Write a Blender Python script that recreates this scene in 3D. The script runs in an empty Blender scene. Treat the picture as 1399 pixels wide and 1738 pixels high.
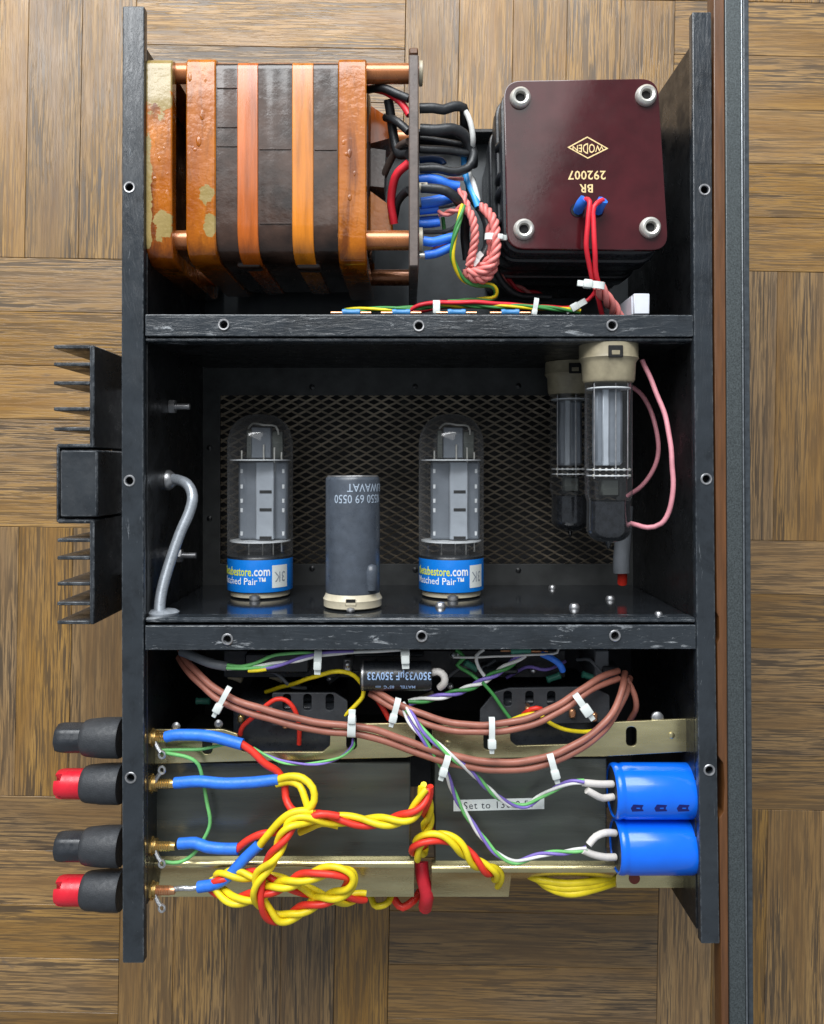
import bpy, bmesh, math, random
from mathutils import Vector, Matrix
random.seed(7)
R = math.radians
SC = bpy.context.scene
COL = SC.collection

# ------------------------------------------------------------------ camera, world, light
F, L = 1400.0, 0.392            # focal length in photo pixels, camera height over the chassis rim
VX, VY = 694.0, 790.0           # pixel straight below the lens
H = 0.128                       # height of the chassis rim over the floor
cam_d = bpy.data.cameras.new('camera')
cam = bpy.data.objects.new('camera', cam_d); COL.objects.link(cam)
cam.location = (0, 0, H + L); cam.rotation_euler = (0, 0, 0)
cam_d.sensor_fit = 'AUTO'; cam_d.sensor_width = 36.0; cam_d.lens = 36.0 * F / 1738.0
cam_d.shift_x = (699.5 - VX) / 1738.0; cam_d.shift_y = -(869.0 - VY) / 1738.0
cam_d.clip_start = 0.01; cam_d.clip_end = 50
SC.camera = cam
w = bpy.data.worlds.new('World'); SC.world = w; w.use_nodes = True
w.node_tree.nodes['Background'].inputs[0].default_value = (0.84, 0.92, 1.0, 1)
w.node_tree.nodes['Background'].inputs[1].default_value = 0.36
def area(name, loc, target, sx, sy, power, col):
    ld = bpy.data.lights.new(name, 'AREA'); ld.shape = 'RECTANGLE'; ld.size = sx; ld.size_y = sy
    ld.energy = power; ld.color = col
    o = bpy.data.objects.new(name, ld); COL.objects.link(o); o.location = loc
    o.rotation_euler = (Vector(target) - Vector(loc)).to_track_quat('-Z', 'Y').to_euler()
    return o
wl = area('window_lamp', (-0.30, 1.22, 1.02), (-0.02, 0.12, 0.05), 1.5, 1.0, 45, (0.96, 0.985, 1.0))
cl = area('added_overhead_panel', (-0.33, 1.21, 1.55), (-0.33, 1.21, 0.0), 1.6, 1.3, 13, (1.0, 0.985, 0.96))  # added overhead panel, placed to be mirrored as haze on the maroon plate
cl.rotation_euler = (0, 0, R(-22))
SC.view_settings.view_transform = 'Standard'; SC.view_settings.look = 'None'
SC.view_settings.exposure = 0.0; SC.view_settings.gamma = 1.0
SC.cycles.use_denoising = True
SC.cycles.max_bounces = 8; SC.cycles.transparent_max_bounces = 16
SC.cycles.caustics_reflective = False; SC.cycles.caustics_refractive = False
SC.cycles.sample_clamp_indirect = 4.0

# ------------------------------------------------------------------ coordinates
S0 = L / F
def sc(d): return (L + d * .001) / F
def P(px, py, d=0, ref=None):
    s = sc(d if ref is None else ref)
    return Vector(((px - VX) * s, -(py - VY) * s, H - d * .001))
def PX(n, d=0): return n * sc(d)      # n photo pixels at depth d, in metres

# ------------------------------------------------------------------ materials
MATS = {}
def nodes(name):
    m = bpy.data.materials.new(name); m.use_nodes = True
    nt = m.node_tree; b = nt.nodes['Principled BSDF']
    return m, nt, b
def setin(b, k, v):
    if k in b.inputs: b.inputs[k].default_value = v
def noise(nt, vec, scale, detail=4, rough=.6, dist=0):
    n = nt.nodes.new('ShaderNodeTexNoise'); n.inputs['Scale'].default_value = scale
    n.inputs['Detail'].default_value = detail; n.inputs['Roughness'].default_value = rough
    n.inputs['Distortion'].default_value = dist
    if vec is not None: nt.links.new(vec, n.inputs['Vector'])
    return n.outputs['Fac']
def ramp(nt, fac, stops):
    r = nt.nodes.new('ShaderNodeValToRGB'); e = r.color_ramp.elements
    while len(e) < len(stops): e.new(0.5)
    for i, (p, c) in enumerate(stops):
        e[i].position = p; e[i].color = (c, c, c, 1) if isinstance(c, (int, float)) else (*c, 1)
    nt.links.new(fac, r.inputs[0]); return r.outputs[0]
def mix(nt, fac, a, b, mode='MIX'):
    m = nt.nodes.new('ShaderNodeMix'); m.data_type = 'RGBA'; m.blend_type = mode
    for sock, v in ((m.inputs[0], fac), (m.inputs[6], a), (m.inputs[7], b)):
        if hasattr(v, 'is_linked'): nt.links.new(v, sock)
        elif isinstance(v, (int, float)): sock.default_value = v
        else: sock.default_value = (*v, 1)
    return m.outputs[2]
def math_(nt, op, a, b):
    m = nt.nodes.new('ShaderNodeMath'); m.operation = op
    for i, v in enumerate((a, b)):
        if hasattr(v, 'is_linked'): nt.links.new(v, m.inputs[i])
        else: m.inputs[i].default_value = v
    return m.outputs[0]
def objco(nt, scale=(1, 1, 1), rnd=False):
    tc = nt.nodes.new('ShaderNodeTexCoord'); v = tc.outputs['Object']
    mp = nt.nodes.new('ShaderNodeMapping'); mp.inputs['Scale'].default_value = scale
    nt.links.new(v, mp.inputs['Vector']); return mp.outputs[0]
def bump(nt, b, h, strength=.2, dist=.0005):
    bn = nt.nodes.new('ShaderNodeBump'); bn.inputs['Strength'].default_value = strength
    bn.inputs['Distance'].default_value = dist
    nt.links.new(h, bn.inputs['Height']); nt.links.new(bn.outputs[0], b.inputs['Normal'])
def M(name, col, rough=.45, metal=0.0, var=.18, vs=120, bmp=0.0, bs=900, coat=0.0, spec=.5, rv=.12, stretch=(1, 1, 1), sss=0):
    if name in MATS: return MATS[name]
    m, nt, b = nodes(name)
    v = objco(nt, stretch)
    f = noise(nt, v, vs)
    lo = tuple(c * (1 - var) for c in col); hi = tuple(min(1, c * (1 + var)) for c in col)
    nt.links.new(mix(nt, ramp(nt, f, [(.3, 0.), (.7, 1.)]), lo, hi), b.inputs['Base Color'])
    f2 = noise(nt, v, vs * 2.3, 3)
    mr = nt.nodes.new('ShaderNodeMapRange'); mr.inputs[1].default_value = .3; mr.inputs[2].default_value = .7
    mr.inputs[3].default_value = max(.03, rough - rv); mr.inputs[4].default_value = min(1, rough + rv)
    nt.links.new(f2, mr.inputs[0]); nt.links.new(mr.outputs[0], b.inputs['Roughness'])
    setin(b, 'Metallic', metal); setin(b, 'Specular IOR Level', spec)
    setin(b, 'Coat Weight', coat); setin(b, 'Coat Roughness', .12)
    if bmp: bump(nt, b, noise(nt, v, bs, 5), bmp)
    MATS[name] = m; return m
def worn_paint(name, col, scuff, amount, rough, stretch, bmp=.25):
    m, nt, b = nodes(name)
    v = objco(nt, stretch); v1 = objco(nt)
    base = mix(nt, ramp(nt, noise(nt, v1, 48, 9, .68, .4), [(.38, 0.), (.46, .5), (.66, 1.)]), tuple(c * .70 for c in col), tuple(c * 1.25 for c in col))
    pat = ramp(nt, noise(nt, v1, 60, 5, .7), [(.42, 0.), (.62, 1.)])
    s = ramp(nt, noise(nt, v, 170, 9, .72, .6), [(amount, 0.), (amount + .055, 1.)])
    s = math_(nt, 'MULTIPLY', s, pat)
    fine = ramp(nt, noise(nt, v, 900, 4, .7), [(.69, 0.), (.72, 1.)])
    s2 = math_(nt, 'MAXIMUM', s, math_(nt, 'MULTIPLY', fine, .55))
    bv = nt.nodes.new('ShaderNodeBevel'); bv.samples = 4; bv.inputs['Radius'].default_value = .0009
    ge = nt.nodes.new('ShaderNodeNewGeometry'); dt = nt.nodes.new('ShaderNodeVectorMath'); dt.operation = 'DOT_PRODUCT'
    nt.links.new(bv.outputs[0], dt.inputs[0]); nt.links.new(ge.outputs['Normal'], dt.inputs[1])
    ed = ramp(nt, dt.outputs['Value'], [(.82, 1.), (.985, 0.)])        # paint rubbed off along the edges
    ed = math_(nt, 'MULTIPLY', ed, ramp(nt, noise(nt, v1, 260, 5, .7), [(.44, 0.), (.60, .85)]))
    s2 = math_(nt, 'MAXIMUM', s2, ed)
    nt.links.new(mix(nt, s2, base, scuff), b.inputs['Base Color'])
    rr = ramp(nt, noise(nt, v1, 90, 6, .65), [(.40, rough * .75), (.62, min(1, rough * 1.35))])
    nt.links.new(rr, b.inputs['Roughness'])
    setin(b, 'Specular IOR Level', .55)
    h = math_(nt, 'ADD', math_(nt, 'MULTIPLY', noise(nt, v, 210, 7, .62, 1.2), 1.4), math_(nt, 'MULTIPLY', s2, .5))
    bump(nt, b, h, bmp, .0004)
    return m
def oak(name, island):
    m, nt, b = nodes(name)
    tc = nt.nodes.new('ShaderNodeTexCoord')
    if island:
        g = nt.nodes.new('ShaderNodeNewGeometry'); rnd = g.outputs['Random Per Island']
        at = nt.nodes.new('ShaderNodeUVMap'); at.uv_map = 'along'; src = at.outputs[0]
    else:
        oi = nt.nodes.new('ShaderNodeObjectInfo'); rnd = oi.outputs['Random']; src = tc.outputs['Object']
    def rnd_(k): return math_(nt, 'FRACT', math_(nt, 'MULTIPLY', rnd, k), 0)
    cb = nt.nodes.new('ShaderNodeCombineXYZ')
    for i, k in enumerate((37.7, 19.9, 53.3)): nt.links.new(math_(nt, 'MULTIPLY', rnd_(k), 9.0), cb.inputs[i])
    def co(sx, sy, wob=0.0):
        v = src
        if wob:      # slow waviness of the grain across the slat
            m0 = nt.nodes.new('ShaderNodeMapping'); m0.inputs['Scale'].default_value = (9, 26, 1); nt.links.new(src, m0.inputs['Vector'])
            a0 = nt.nodes.new('ShaderNodeVectorMath'); a0.operation = 'ADD'; nt.links.new(m0.outputs[0], a0.inputs[0]); nt.links.new(cb.outputs[0], a0.inputs[1])
            q = math_(nt, 'MULTIPLY', math_(nt, 'SUBTRACT', noise(nt, a0.outputs[0], 1, 2), .5), wob)
            c2 = nt.nodes.new('ShaderNodeCombineXYZ'); nt.links.new(q, c2.inputs[1])
            a1 = nt.nodes.new('ShaderNodeVectorMath'); a1.operation = 'ADD'; nt.links.new(src, a1.inputs[0]); nt.links.new(c2.outputs[0], a1.inputs[1]); v = a1.outputs[0]
        mp = nt.nodes.new('ShaderNodeMapping'); mp.inputs['Scale'].default_value = (sx, sy, 1); nt.links.new(v, mp.inputs['Vector'])
        ad = nt.nodes.new('ShaderNodeVectorMath'); ad.operation = 'ADD'; nt.links.new(mp.outputs[0], ad.inputs[0]); nt.links.new(cb.outputs[0], ad.inputs[1])
        return ad.outputs[0]
    base = mix(nt, ramp(nt, noise(nt, co(9, 70), 1, 5, .6), [(.3, 0.), (.7, 1.)]), (.205, .112, .040), (.37, .225, .088))
    base = mix(nt, ramp(nt, noise(nt, co(5, 14), 1, 4, .6), [(.5, 0.), (.72, .5)]), base, (.18, .135, .095))
    g1 = ramp(nt, noise(nt, co(26, 780, .003), 1, 3, .55), [(.505, 0.), (.55, 1.)])
    g2 = ramp(nt, noise(nt, co(60, 1500, .003), 1, 2, .5), [(.50, 0.), (.56, 1.)])
    gz = ramp(nt, noise(nt, co(7, 55), 1, 4, .6), [(.36, .30), (.60, 1.)])
    pf = math_(nt, 'MULTIPLY', math_(nt, 'MAXIMUM', g1, math_(nt, 'MULTIPLY', g2, .6)), gz)
    base = mix(nt, math_(nt, 'MULTIPLY', pf, .86), base, (.052, .036, .024))
    dn = ramp(nt, noise(nt, co(30, 75), 1, 4, .6), [(.70, 0.), (.76, .7)])
    base = mix(nt, dn, base, (.07, .062, .06))
    hs = nt.nodes.new('ShaderNodeHueSaturation'); nt.links.new(base, hs.inputs['Color'])
    r2 = math_(nt, 'FRACT', math_(nt, 'MULTIPLY', rnd, 17.31), 0)
    nt.links.new(math_(nt, 'ADD', math_(nt, 'MULTIPLY', r2, .40), .78), hs.inputs['Value'])
    r3 = math_(nt, 'FRACT', math_(nt, 'MULTIPLY', rnd, 41.7), 0)
    nt.links.new(math_(nt, 'ADD', math_(nt, 'MULTIPLY', r3, .20), .96), hs.inputs['Saturation'])
    nt.links.new(hs.outputs[0], b.inputs['Base Color'])
    nt.links.new(ramp(nt, noise(nt, co(20, 60), 1, 4), [(.3, .30), (.7, .5)]), b.inputs['Roughness'])
    setin(b, 'Specular IOR Level', .6)
    bump(nt, b, math_(nt, 'MULTIPLY', pf, -1.), .35, .0004)
    return m
def varnish_core(name, spots=(), edge=None):
    # orange varnish over pale steel strip; spots: (px, py, radius in px) where the varnish has flaked off
    m, nt, b = nodes(name); v = objco(nt); vs_ = objco(nt, (1, .35, 1))
    base = mix(nt, ramp(nt, noise(nt, vs_, 45, 5), [(.3, 0.), (.7, 1.)]), (.24, .050, .001), (.52, .160, .004))
    base = mix(nt, ramp(nt, noise(nt, objco(nt, (1.6, .25, 1)), 70, 6, .65, .5), [(.48, 0.), (.66, .85)]), base, (.085, .018, .001))
    if spots:
        g = nt.nodes.new('ShaderNodeNewGeometry'); bare = 0.0; wob = noise(nt, v, 130, 7, .68)
        for (x, y, r, sy) in spots:
            sub = nt.nodes.new('ShaderNodeVectorMath'); sub.operation = 'SUBTRACT'
            nt.links.new(g.outputs['Position'], sub.inputs[0]); sub.inputs[1].default_value = P(x, y, 3)
            sl = nt.nodes.new('ShaderNodeVectorMath'); sl.operation = 'MULTIPLY'; nt.links.new(sub.outputs[0], sl.inputs[0])
            k = 1 / PX(r, 3); sl.inputs[1].default_value = (k, k / sy, k)
            ln = nt.nodes.new('ShaderNodeVectorMath'); ln.operation = 'LENGTH'; nt.links.new(sl.outputs[0], ln.inputs[0])
            d_ = math_(nt, 'ADD', ln.outputs['Value'], math_(nt, 'MULTIPLY', math_(nt, 'SUBTRACT', wob, .5), 2.4))
            bare = math_(nt, 'MAXIMUM', bare, ramp(nt, d_, [(.94, 1.), (1.0, 0.)]))
        base = mix(nt, bare, base, mix(nt, noise(nt, v, 120, 4), (.22, .155, .045), (.37, .275, .11)))
    nt.links.new(base, b.inputs['Base Color'])
    nt.links.new(ramp(nt, noise(nt, v, 60, 3), [(.3, .09), (.7, .24)]), b.inputs['Roughness'])
    setin(b, 'Coat Weight', .5); setin(b, 'Coat Roughness', .05); setin(b, 'Specular IOR Level', .3)
    h = math_(nt, 'ADD', math_(nt, 'MULTIPLY', noise(nt, v, 480, 3, .5), .55), math_(nt, 'MULTIPLY', noise(nt, v, 95, 3), 2.2))
    bump(nt, b, h, .42, .0006)
    return m
def thin_glass(name, tint=(1, 1, 1), dark=0.0):
    m, nt, b = nodes(name); nt.nodes.remove(b)
    out = nt.nodes['Material Output']
    t = nt.nodes.new('ShaderNodeBsdfTransparent'); t.inputs[0].default_value = (*tint, 1)
    g = nt.nodes.new('ShaderNodeBsdfGlossy'); g.inputs['Roughness'].default_value = .03
    lw = nt.nodes.new('ShaderNodeLayerWeight'); lw.inputs['Blend'].default_value = .5
    fr_ = math_(nt, 'ADD', math_(nt, 'MULTIPLY', math_(nt, 'POWER', lw.outputs['Facing'], 3.2), .9), .045)
    mx = nt.nodes.new('ShaderNodeMixShader'); nt.links.new(fr_, mx.inputs[0])
    nt.links.new(t.outputs[0], mx.inputs[1]); nt.links.new(g.outputs[0], mx.inputs[2])
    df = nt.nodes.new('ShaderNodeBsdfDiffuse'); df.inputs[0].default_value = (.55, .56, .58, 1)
    m2 = nt.nodes.new('ShaderNodeMixShader')       # pale haze painted in for the glass's edge reflections, stronger edge-on
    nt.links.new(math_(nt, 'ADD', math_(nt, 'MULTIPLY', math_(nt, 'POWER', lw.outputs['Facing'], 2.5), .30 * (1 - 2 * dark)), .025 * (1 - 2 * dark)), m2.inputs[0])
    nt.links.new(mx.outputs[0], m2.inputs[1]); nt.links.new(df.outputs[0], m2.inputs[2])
    nt.links.new(m2.outputs[0], out.inputs[0]); return m
def getter_film(name):
    # silver-black getter film, dense at the tip of the bulb and thinning away from it
    m, nt, b = nodes(name)
    at = nt.nodes.new('ShaderNodeUVMap'); at.uv_map = 'along'
    sp = nt.nodes.new('ShaderNodeSeparateXYZ'); nt.links.new(at.outputs[0], sp.inputs[0])
    n = noise(nt, objco(nt), 330, 5, .7)
    f = math_(nt, 'ADD', sp.outputs[0], math_(nt, 'MULTIPLY', math_(nt, 'SUBTRACT', n, .5), .5))
    nt.links.new(ramp(nt, f, [(.10, .80), (.95, 0.)]), b.inputs['Alpha'])
    setin(b, 'Base Color', (.07, .066, .062, 1)); setin(b, 'Metallic', .8); setin(b, 'Roughness', .2)
    return m

mBar = worn_paint('worn_black_bar_paint', (.023, .028, .034), (.24, .26, .28), .63, .20, (1.8, .3, 1), .55)
mDiv = worn_paint('scuff_and_glint_divider_paint', (.023, .028, .034), (.30, .32, .34), .575, .22, (.35, 1.7, 1), .6)  # pale scuff colour also paints in glints along the dividers
mBlk = worn_paint('black_chassis_paint', (.0075, .008, .009), (.07, .075, .08), .70, .36, (1, 1, 1), .12)
mShelf = M('glossy_black_enamel', (.014, .016, .019), .09, 0, .3, 60, .05, 500, rv=.03, spec=.8)
mBase = M('satin_black_sheet', (.060, .070, .078), .40, 0, .3, 60, .1, 700)
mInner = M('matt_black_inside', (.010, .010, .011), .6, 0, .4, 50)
mFins = worn_paint('black_anodised_finned_metal', (.020, .024, .029), (.35, .37, .39), .66, .36, (1, 1, .3), .15)
mOak = oak('oak_parquet', False); mOakI = oak('oak_parquet_outer', True)
mSub = M('dark_floor_joint', (.02, .014, .01), .9)
mCore = varnish_core('orange_varnished_core')
mCore1 = varnish_core('flaked_orange_core', [(268, 130, 34, 1.9), (250, 330, 8, 14), (278, 383, 17, 1.5)])
mCore2 = varnish_core('spotted_orange_core', [(352, 332, 13, 1.3), (356, 385, 12, 1.7)])
mTapeY = M('yellow_orange_tape', (.58, .18, .008), .22, 0, .48, 60, .12, 500, coat=.5, stretch=(2.5, .18, 1))
mTape = M('orange_varnished_tape', (.46, .10, .006), .24, 0, .42, 70, .12, 500, coat=.5, stretch=(2.5, .18, 1))
mPaper = M('dark_varnished_paper', (.042, .022, .015), .20, 0, .7, 45, .55, 130, coat=.35, spec=.4)
mRod = M('copper_toned_rod', (.42, .15, .05), .25, .35, .2, 80, coat=.4)
mBoard = M('brown_laminate_board', (.10, .075, .065), .35, 0, .3, 150, .2, 600, coat=.2)
mMaroon = M('maroon_bakelite', (.050, .0065, .009), .09, 0, .35, 40, .03, 500, coat=.3, rv=.05)
mNickel = M('nickel_plate', (.74, .72, .66), .38, .6, .12, 400)
mSteel = M('dull_steel', (.42, .42, .43), .4, .85, .25, 300)
mGoldInk = M('gold_print', (.72, .55, .27), .45, .3, .2, 900)
mWhiteInk = M('pale_print', (.36, .43, .52), .6, 0, .1)
mCapInk = M('pale_blue_print', (.34, .50, .78), .5, 0, .1)
mRust = M('dull_red_grommet', (.20, .035, .02), .6)
mHole = M('hole_black', (.004, .004, .004), .8, 0, .1)
mZinc = M('yellow_zinc_plate', (.64, .56, .31), .24, .9, .34, 28, .08, 700, stretch=(.5, 2, 1))
mCan = M('dark_grey_lamination', (.105, .113, .100), .32, .65, .3, 30, .12, 1500, stretch=(.15, 2.5, 1))
mBrass = M('gilt_brass', (.72, .48, .17), .28, .9, .2, 300)
mCopper = M('bare_copper', (.75, .38, .20), .35, .9, .2, 300)
mSolder = M('solder', (.55, .56, .58), .35, .85, .2, 500, .3, 1200)
mPlast = M('black_moulded_plastic', (.030, .033, .038), .55, 0, .2, 200, .35, 1600)
mPlastS = M('smooth_black_plastic', (.020, .023, .028), .33, 0, .2, 200)
mRedPl = M('red_plastic', (.60, .012, .028), .35, 0, .15, 100)
mBlueSl = M('blue_sleeving', (.028, .18, .78), .45, 0, .15, 160, .25, 500)
mYel = M('yellow_insulation', (.82, .64, .012), .48, 0, .2, 90, .12, 420, rv=.14)
mRed = M('red_insulation', (.75, .035, .018), .48, 0, .2, 90, .12, 420, rv=.14)
mRed2 = M('crimson_insulation', (.72, .022, .04), .48, 0, .2, 90, .12, 420, rv=.14)
mPink = M('salmon_pink_insulation', (.72, .22, .20), .48, 0, .2, 90, .12, 420, rv=.14)
mRose = M('rose_insulation', (.60, .24, .28), .48, 0, .2, 90, .12, 420, rv=.14)
mBrown = M('dusty_brown_insulation', (.33, .122, .085), .48, 0, .2, 90, .12, 420, rv=.14)
mGreen = M('green_insulation', (.16, .50, .15), .48, 0, .2, 90, .12, 420, rv=.14)
mDkGreen = M('dark_green_insulation', (.05, .25, .06), .48, 0, .2, 90, .12, 420, rv=.14)
mPurple = M('violet_insulation', (.20, .14, .48), .48, 0, .2, 90, .12, 420, rv=.14)
mWhite = M('white_insulation', (.72, .72, .70), .48, 0, .2, 90, .12, 420, rv=.14)
mGreyW = M('grey_insulation', (.13, .14, .155), .5, 0, .15, 150)
mBlackW = M('black_sleeving', (.022, .024, .027), .42, 0, .3, 300, .3, 500)
mSkyBlue = M('bright_blue_wire', (.04, .33, .78), .38, 0, .1)
mTie = M('natural_nylon', (.66, .70, .68), .35, 0, .06, 200)
mBlueCan = M('bright_blue_plastic_sleeve', (.004, .15, .86), .22, 0, .06, 60, coat=.2, rv=.05)
mBluePrint = M('dark_blue_print', (.003, .008, .16), .4)
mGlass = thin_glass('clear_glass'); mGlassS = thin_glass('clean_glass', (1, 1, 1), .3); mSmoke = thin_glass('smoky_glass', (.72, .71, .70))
mGetter = getter_film('getter_film')
mAnode = M('grey_anode_metal', (.20, .225, .26), .42, .4, .12, 80)
mAnodeL = M('pale_anode_metal', (.42, .46, .51), .42, .35, .1, 80)
mMica = M('mica', (.75, .78, .80), .3, 0, .1)
mLabelB = M('blue_paper_label', (.006, .20, .72), .32, 0, .06, 100)
mLabelY = M('yellow_print', (.75, .80, .05), .5)
mLabelW = M('white_print', (.82, .86, .92), .5)
mPaperW = M('white_paper', (.72, .76, .74), .6, 0, .05)
mInk = M('black_ink', (.02, .025, .04), .6)
mCream = M('cream_steatite', (.56, .50, .37), .4, 0, .15, 150)
mCreamD = M('stained_cream_steatite', (.33, .285, .19), .42, 0, .3, 90)
mCanGrey = M('dark_grey_cap_sleeve', (.064, .076, .096), .33, 0, .22, 120, .15, 700)
mGetDark = M('silvered_black_getter', (.020, .022, .027), .12, .5, .5, 300, .08, 900, rv=.05)
mConduit = M('silver_grey_sleeve', (.36, .39, .43), .32, .35, .12, 200)
mWood = M('reddish_brown_wood', (.115, .045, .014), .4, 0, .3, 60, .15, 700, stretch=(8, .5, 1), coat=.2)
mTrim = M('speckled_grey_aluminium', (.080, .093, .096), .40, .5, .5, 1500, .15, 1500)
mTrimL = M('bright_aluminium', (.26, .28, .30), .35, .8, .2, 300)
mTrimD = M('dark_anodised_trim', (.055, .065, .075), .38, .3, .3, 300)
mResB = M('blue_resistor_body', (.06, .25, .55), .4)
mResG = M('green_resistor_body', (.06, .28, .20), .4)
mMesh = M('dusty_expanded_metal', (.46, .39, .30), .5, .2, .4, 60)
mFrame = M('dusty_dark_frame', (.034, .036, .036), .55, 0, .4, 80)
mRelay = M('pale_grey_plastic', (.62, .64, .70), .5, 0, .06)
mSleeveW = M('white_sleeving', (.70, .66, .62), .5, 0, .1, 200)
mFoot = M('black_rubber', (.012, .012, .012), .8)

# ------------------------------------------------------------------ building helpers
ORG = {}
def tag(o, label=None, cat=None, group=None, kind=None):
    if label: o['label'] = label
    if cat: o['category'] = cat
    if group: o['group'] = group
    if kind: o['kind'] = kind
    return o
def thing(name, label, cat, loc, group=None):
    o = bpy.data.objects.new(name, None); COL.objects.link(o); o.empty_display_size = .01
    o.location = loc; ORG[o.name] = Vector(loc); return tag(o, label, cat, group)
def finish(me, name, mat, parent=None, smooth=40, origin=None):
    me.name = name
    if mat: me.materials.clear(); me.materials.append(mat)
    o = bpy.data.objects.new(name, me); COL.objects.link(o)
    if parent is not None:
        po = ORG[parent.name]; me.transform(Matrix.Translation(-po)); o.parent = parent; ORG[o.name] = po
    else:
        c = Vector(origin) if origin is not None else Vector((0, 0, 0))
        me.transform(Matrix.Translation(-c)); o.location = c; ORG[o.name] = c
    if smooth:
        me.shade_smooth(); me.set_sharp_from_angle(angle=R(smooth))
    return o
class MB:
    def __init__(s): s.v = []; s.f = []; s.uv = None
    def add(s, vs, fs):
        n = len(s.v); s.v += [tuple(v) for v in vs]; s.f += [tuple(i + n for i in f) for f in fs]; return s
    def bm(s, b):
        b.verts.index_update(); s.add([v.co.copy() for v in b.verts], [[v.index for v in f.verts] for f in b.faces]); b.free(); return s
    def box(s, a, b, bev=.0004, seg=1, rot=None, about=None):
        a = Vector(a); b = Vector(b); lo = Vector(map(min, a, b)); hi = Vector(map(max, a, b))
        bm = bmesh.new(); bmesh.ops.create_cube(bm, size=1.0)
        bmesh.ops.transform(bm, matrix=Matrix.Translation((lo + hi) / 2) @ Matrix.Diagonal((*(hi - lo), 1)), verts=bm.verts)
        if bev:
            bev = min(bev, min(hi - lo) * .45)
            bmesh.ops.bevel(bm, geom=bm.edges[:], offset=bev, segments=seg, affect='EDGES', profile=.5)
        if rot is not None:
            c = (lo + hi) / 2 if about is None else Vector(about)
            bmesh.ops.transform(bm, matrix=Matrix.Translation(c) @ rot.to_4x4() @ Matrix.Translation(-c), verts=bm.verts)
        return s.bm(bm)
    def pbox(s, x0, x1, y0, y1, d0, d1, bev=.0004, ref=None, seg=1):
        r = d0 if ref is None else ref
        return s.box(P(x0, y0, d0, r), P(x1, y1, d1, r), bev, seg)
    def prism(s, pts, z0, z1):            # pts: world xy, z0 low, z1 high
        n = len(pts); vs = [(p[0], p[1], z1) for p in pts] + [(p[0], p[1], z0) for p in pts]
        fs = [list(range(n))[::-1], list(range(n, 2 * n))] + [[i, (i + 1) % n, n + (i + 1) % n, n + i] for i in range(n)]
        return s.add(vs, fs)
    def lathe(s, prof, p0, axis, n=32, ang0=0.0, facet=None):   # prof: (radius, along)
        ax = Vector(axis).normalized(); u = ax.orthogonal().normalized()
        if abs(ax.z) < .9: u = Vector((0, 0, 1)) - ax * ax.z; u.normalize()
        v = ax.cross(u); vs = []; fs = []
        for (r, t) in prof:
            for k in range(n):
                a = ang0 + 2 * math.pi * k / n
                vs.append(Vector(p0) + ax * t + (u * math.cos(a) + v * math.sin(a)) * max(r, 1e-6))
        for i in range(len(prof) - 1):
            for k in range(n):
                fs.append((i * n + k, i * n + (k + 1) % n, (i + 1) * n + (k + 1) % n, (i + 1) * n + k))
        fs.append(tuple(range(n))[::-1]); m = (len(prof) - 1) * n; fs.append(tuple(range(m, m + n)))
        return s.add(vs, fs)
    def tube(s, pts, r, n=10, cap=True):
        pts = [Vector(p) for p in pts]; N = len(pts); fr = frames(pts)
        rr = r if callable(r) else (lambda t: r); vs = []; fs = []
        for i, p in enumerate(pts):
            T, U, V = fr[i]; q = rr(i / (N - 1))
            for k in range(n):
                a = 2 * math.pi * k / n; vs.append(p + (U * math.cos(a) + V * math.sin(a)) * q)
        for i in range(N - 1):
            for k in range(n): fs.append((i * n + k, i * n + (k + 1) % n, (i + 1) * n + (k + 1) % n, (i + 1) * n + k))
        if cap: fs.append(tuple(range(n))[::-1]); fs.append(tuple(range((N - 1) * n, N * n)))
        return s.add(vs, fs)
    def build(s, name, mat, parent=None, smooth=40, origin=None):
        me = bpy.data.meshes.new(name); me.from_pydata(s.v, [], s.f); me.update()
        bm = bmesh.new(); bm.from_mesh(me); bmesh.ops.recalc_face_normals(bm, faces=bm.faces); bm.to_mesh(me); bm.free()
        return finish(me, name, mat, parent, smooth, origin)
def frames(pts):
    out = []; U = None
    for i, p in enumerate(pts):
        T = (pts[min(i + 1, len(pts) - 1)] - pts[max(i - 1, 0)])
        T = T.normalized() if T.length > 1e-9 else Vector((1, 0, 0))
        if U is None: U = T.orthogonal().normalized()
        U = (U - T * U.dot(T)); U = U.normalized() if U.length > 1e-6 else T.orthogonal().normalized()
        out.append((T, U, T.cross(U)))
    return out
def smooth_path(pts, step=.0022):
    pts = [Vector(p) for p in pts]
    if len(pts) == 2: pts = [pts[0], (pts[0] + pts[1]) / 2, pts[1]]
    ex = [pts[0] * 2 - pts[1]] + pts + [pts[-1] * 2 - pts[-2]]; out = []
    for i in range(1, len(ex) - 2):
        a, b, c, d = ex[i - 1:i + 3]; n = max(2, int((c - b).length / step))
        for k in range(n):
            t = k / n
            out.append(.5 * ((2 * b) + (c - a) * t + (2 * a - 5 * b + 4 * c - d) * t * t + (3 * b - a - 3 * c + d) * t ** 3))
    out.append(pts[-1])
    return out
def pp(pts): return [P(*p) for p in pts]
def jitter(pts, amp, seed):
    rn = random.Random(seed); ph = [rn.uniform(0, 6.28) for _ in range(6)]
    return [p + Vector((math.sin(i * .35 + ph[0]) + .5 * math.sin(i * .83 + ph[1]), math.sin(i * .31 + ph[2]) + .5 * math.sin(i * .77 + ph[3]), .5 * math.sin(i * .4 + ph[4]))) * amp for i, p in enumerate(pts)]
def wire(name, label, cat, mat, pts, rpx, group=None, jit=.00025, n=10):
    w_ = jitter(smooth_path(pp(pts)), jit, hash_(label)); r = PX(rpx, pts[0][2])
    return tag(MB().tube(w_, r, n).build(name, mat, None, 60, w_[0]), label, cat, group)
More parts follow.
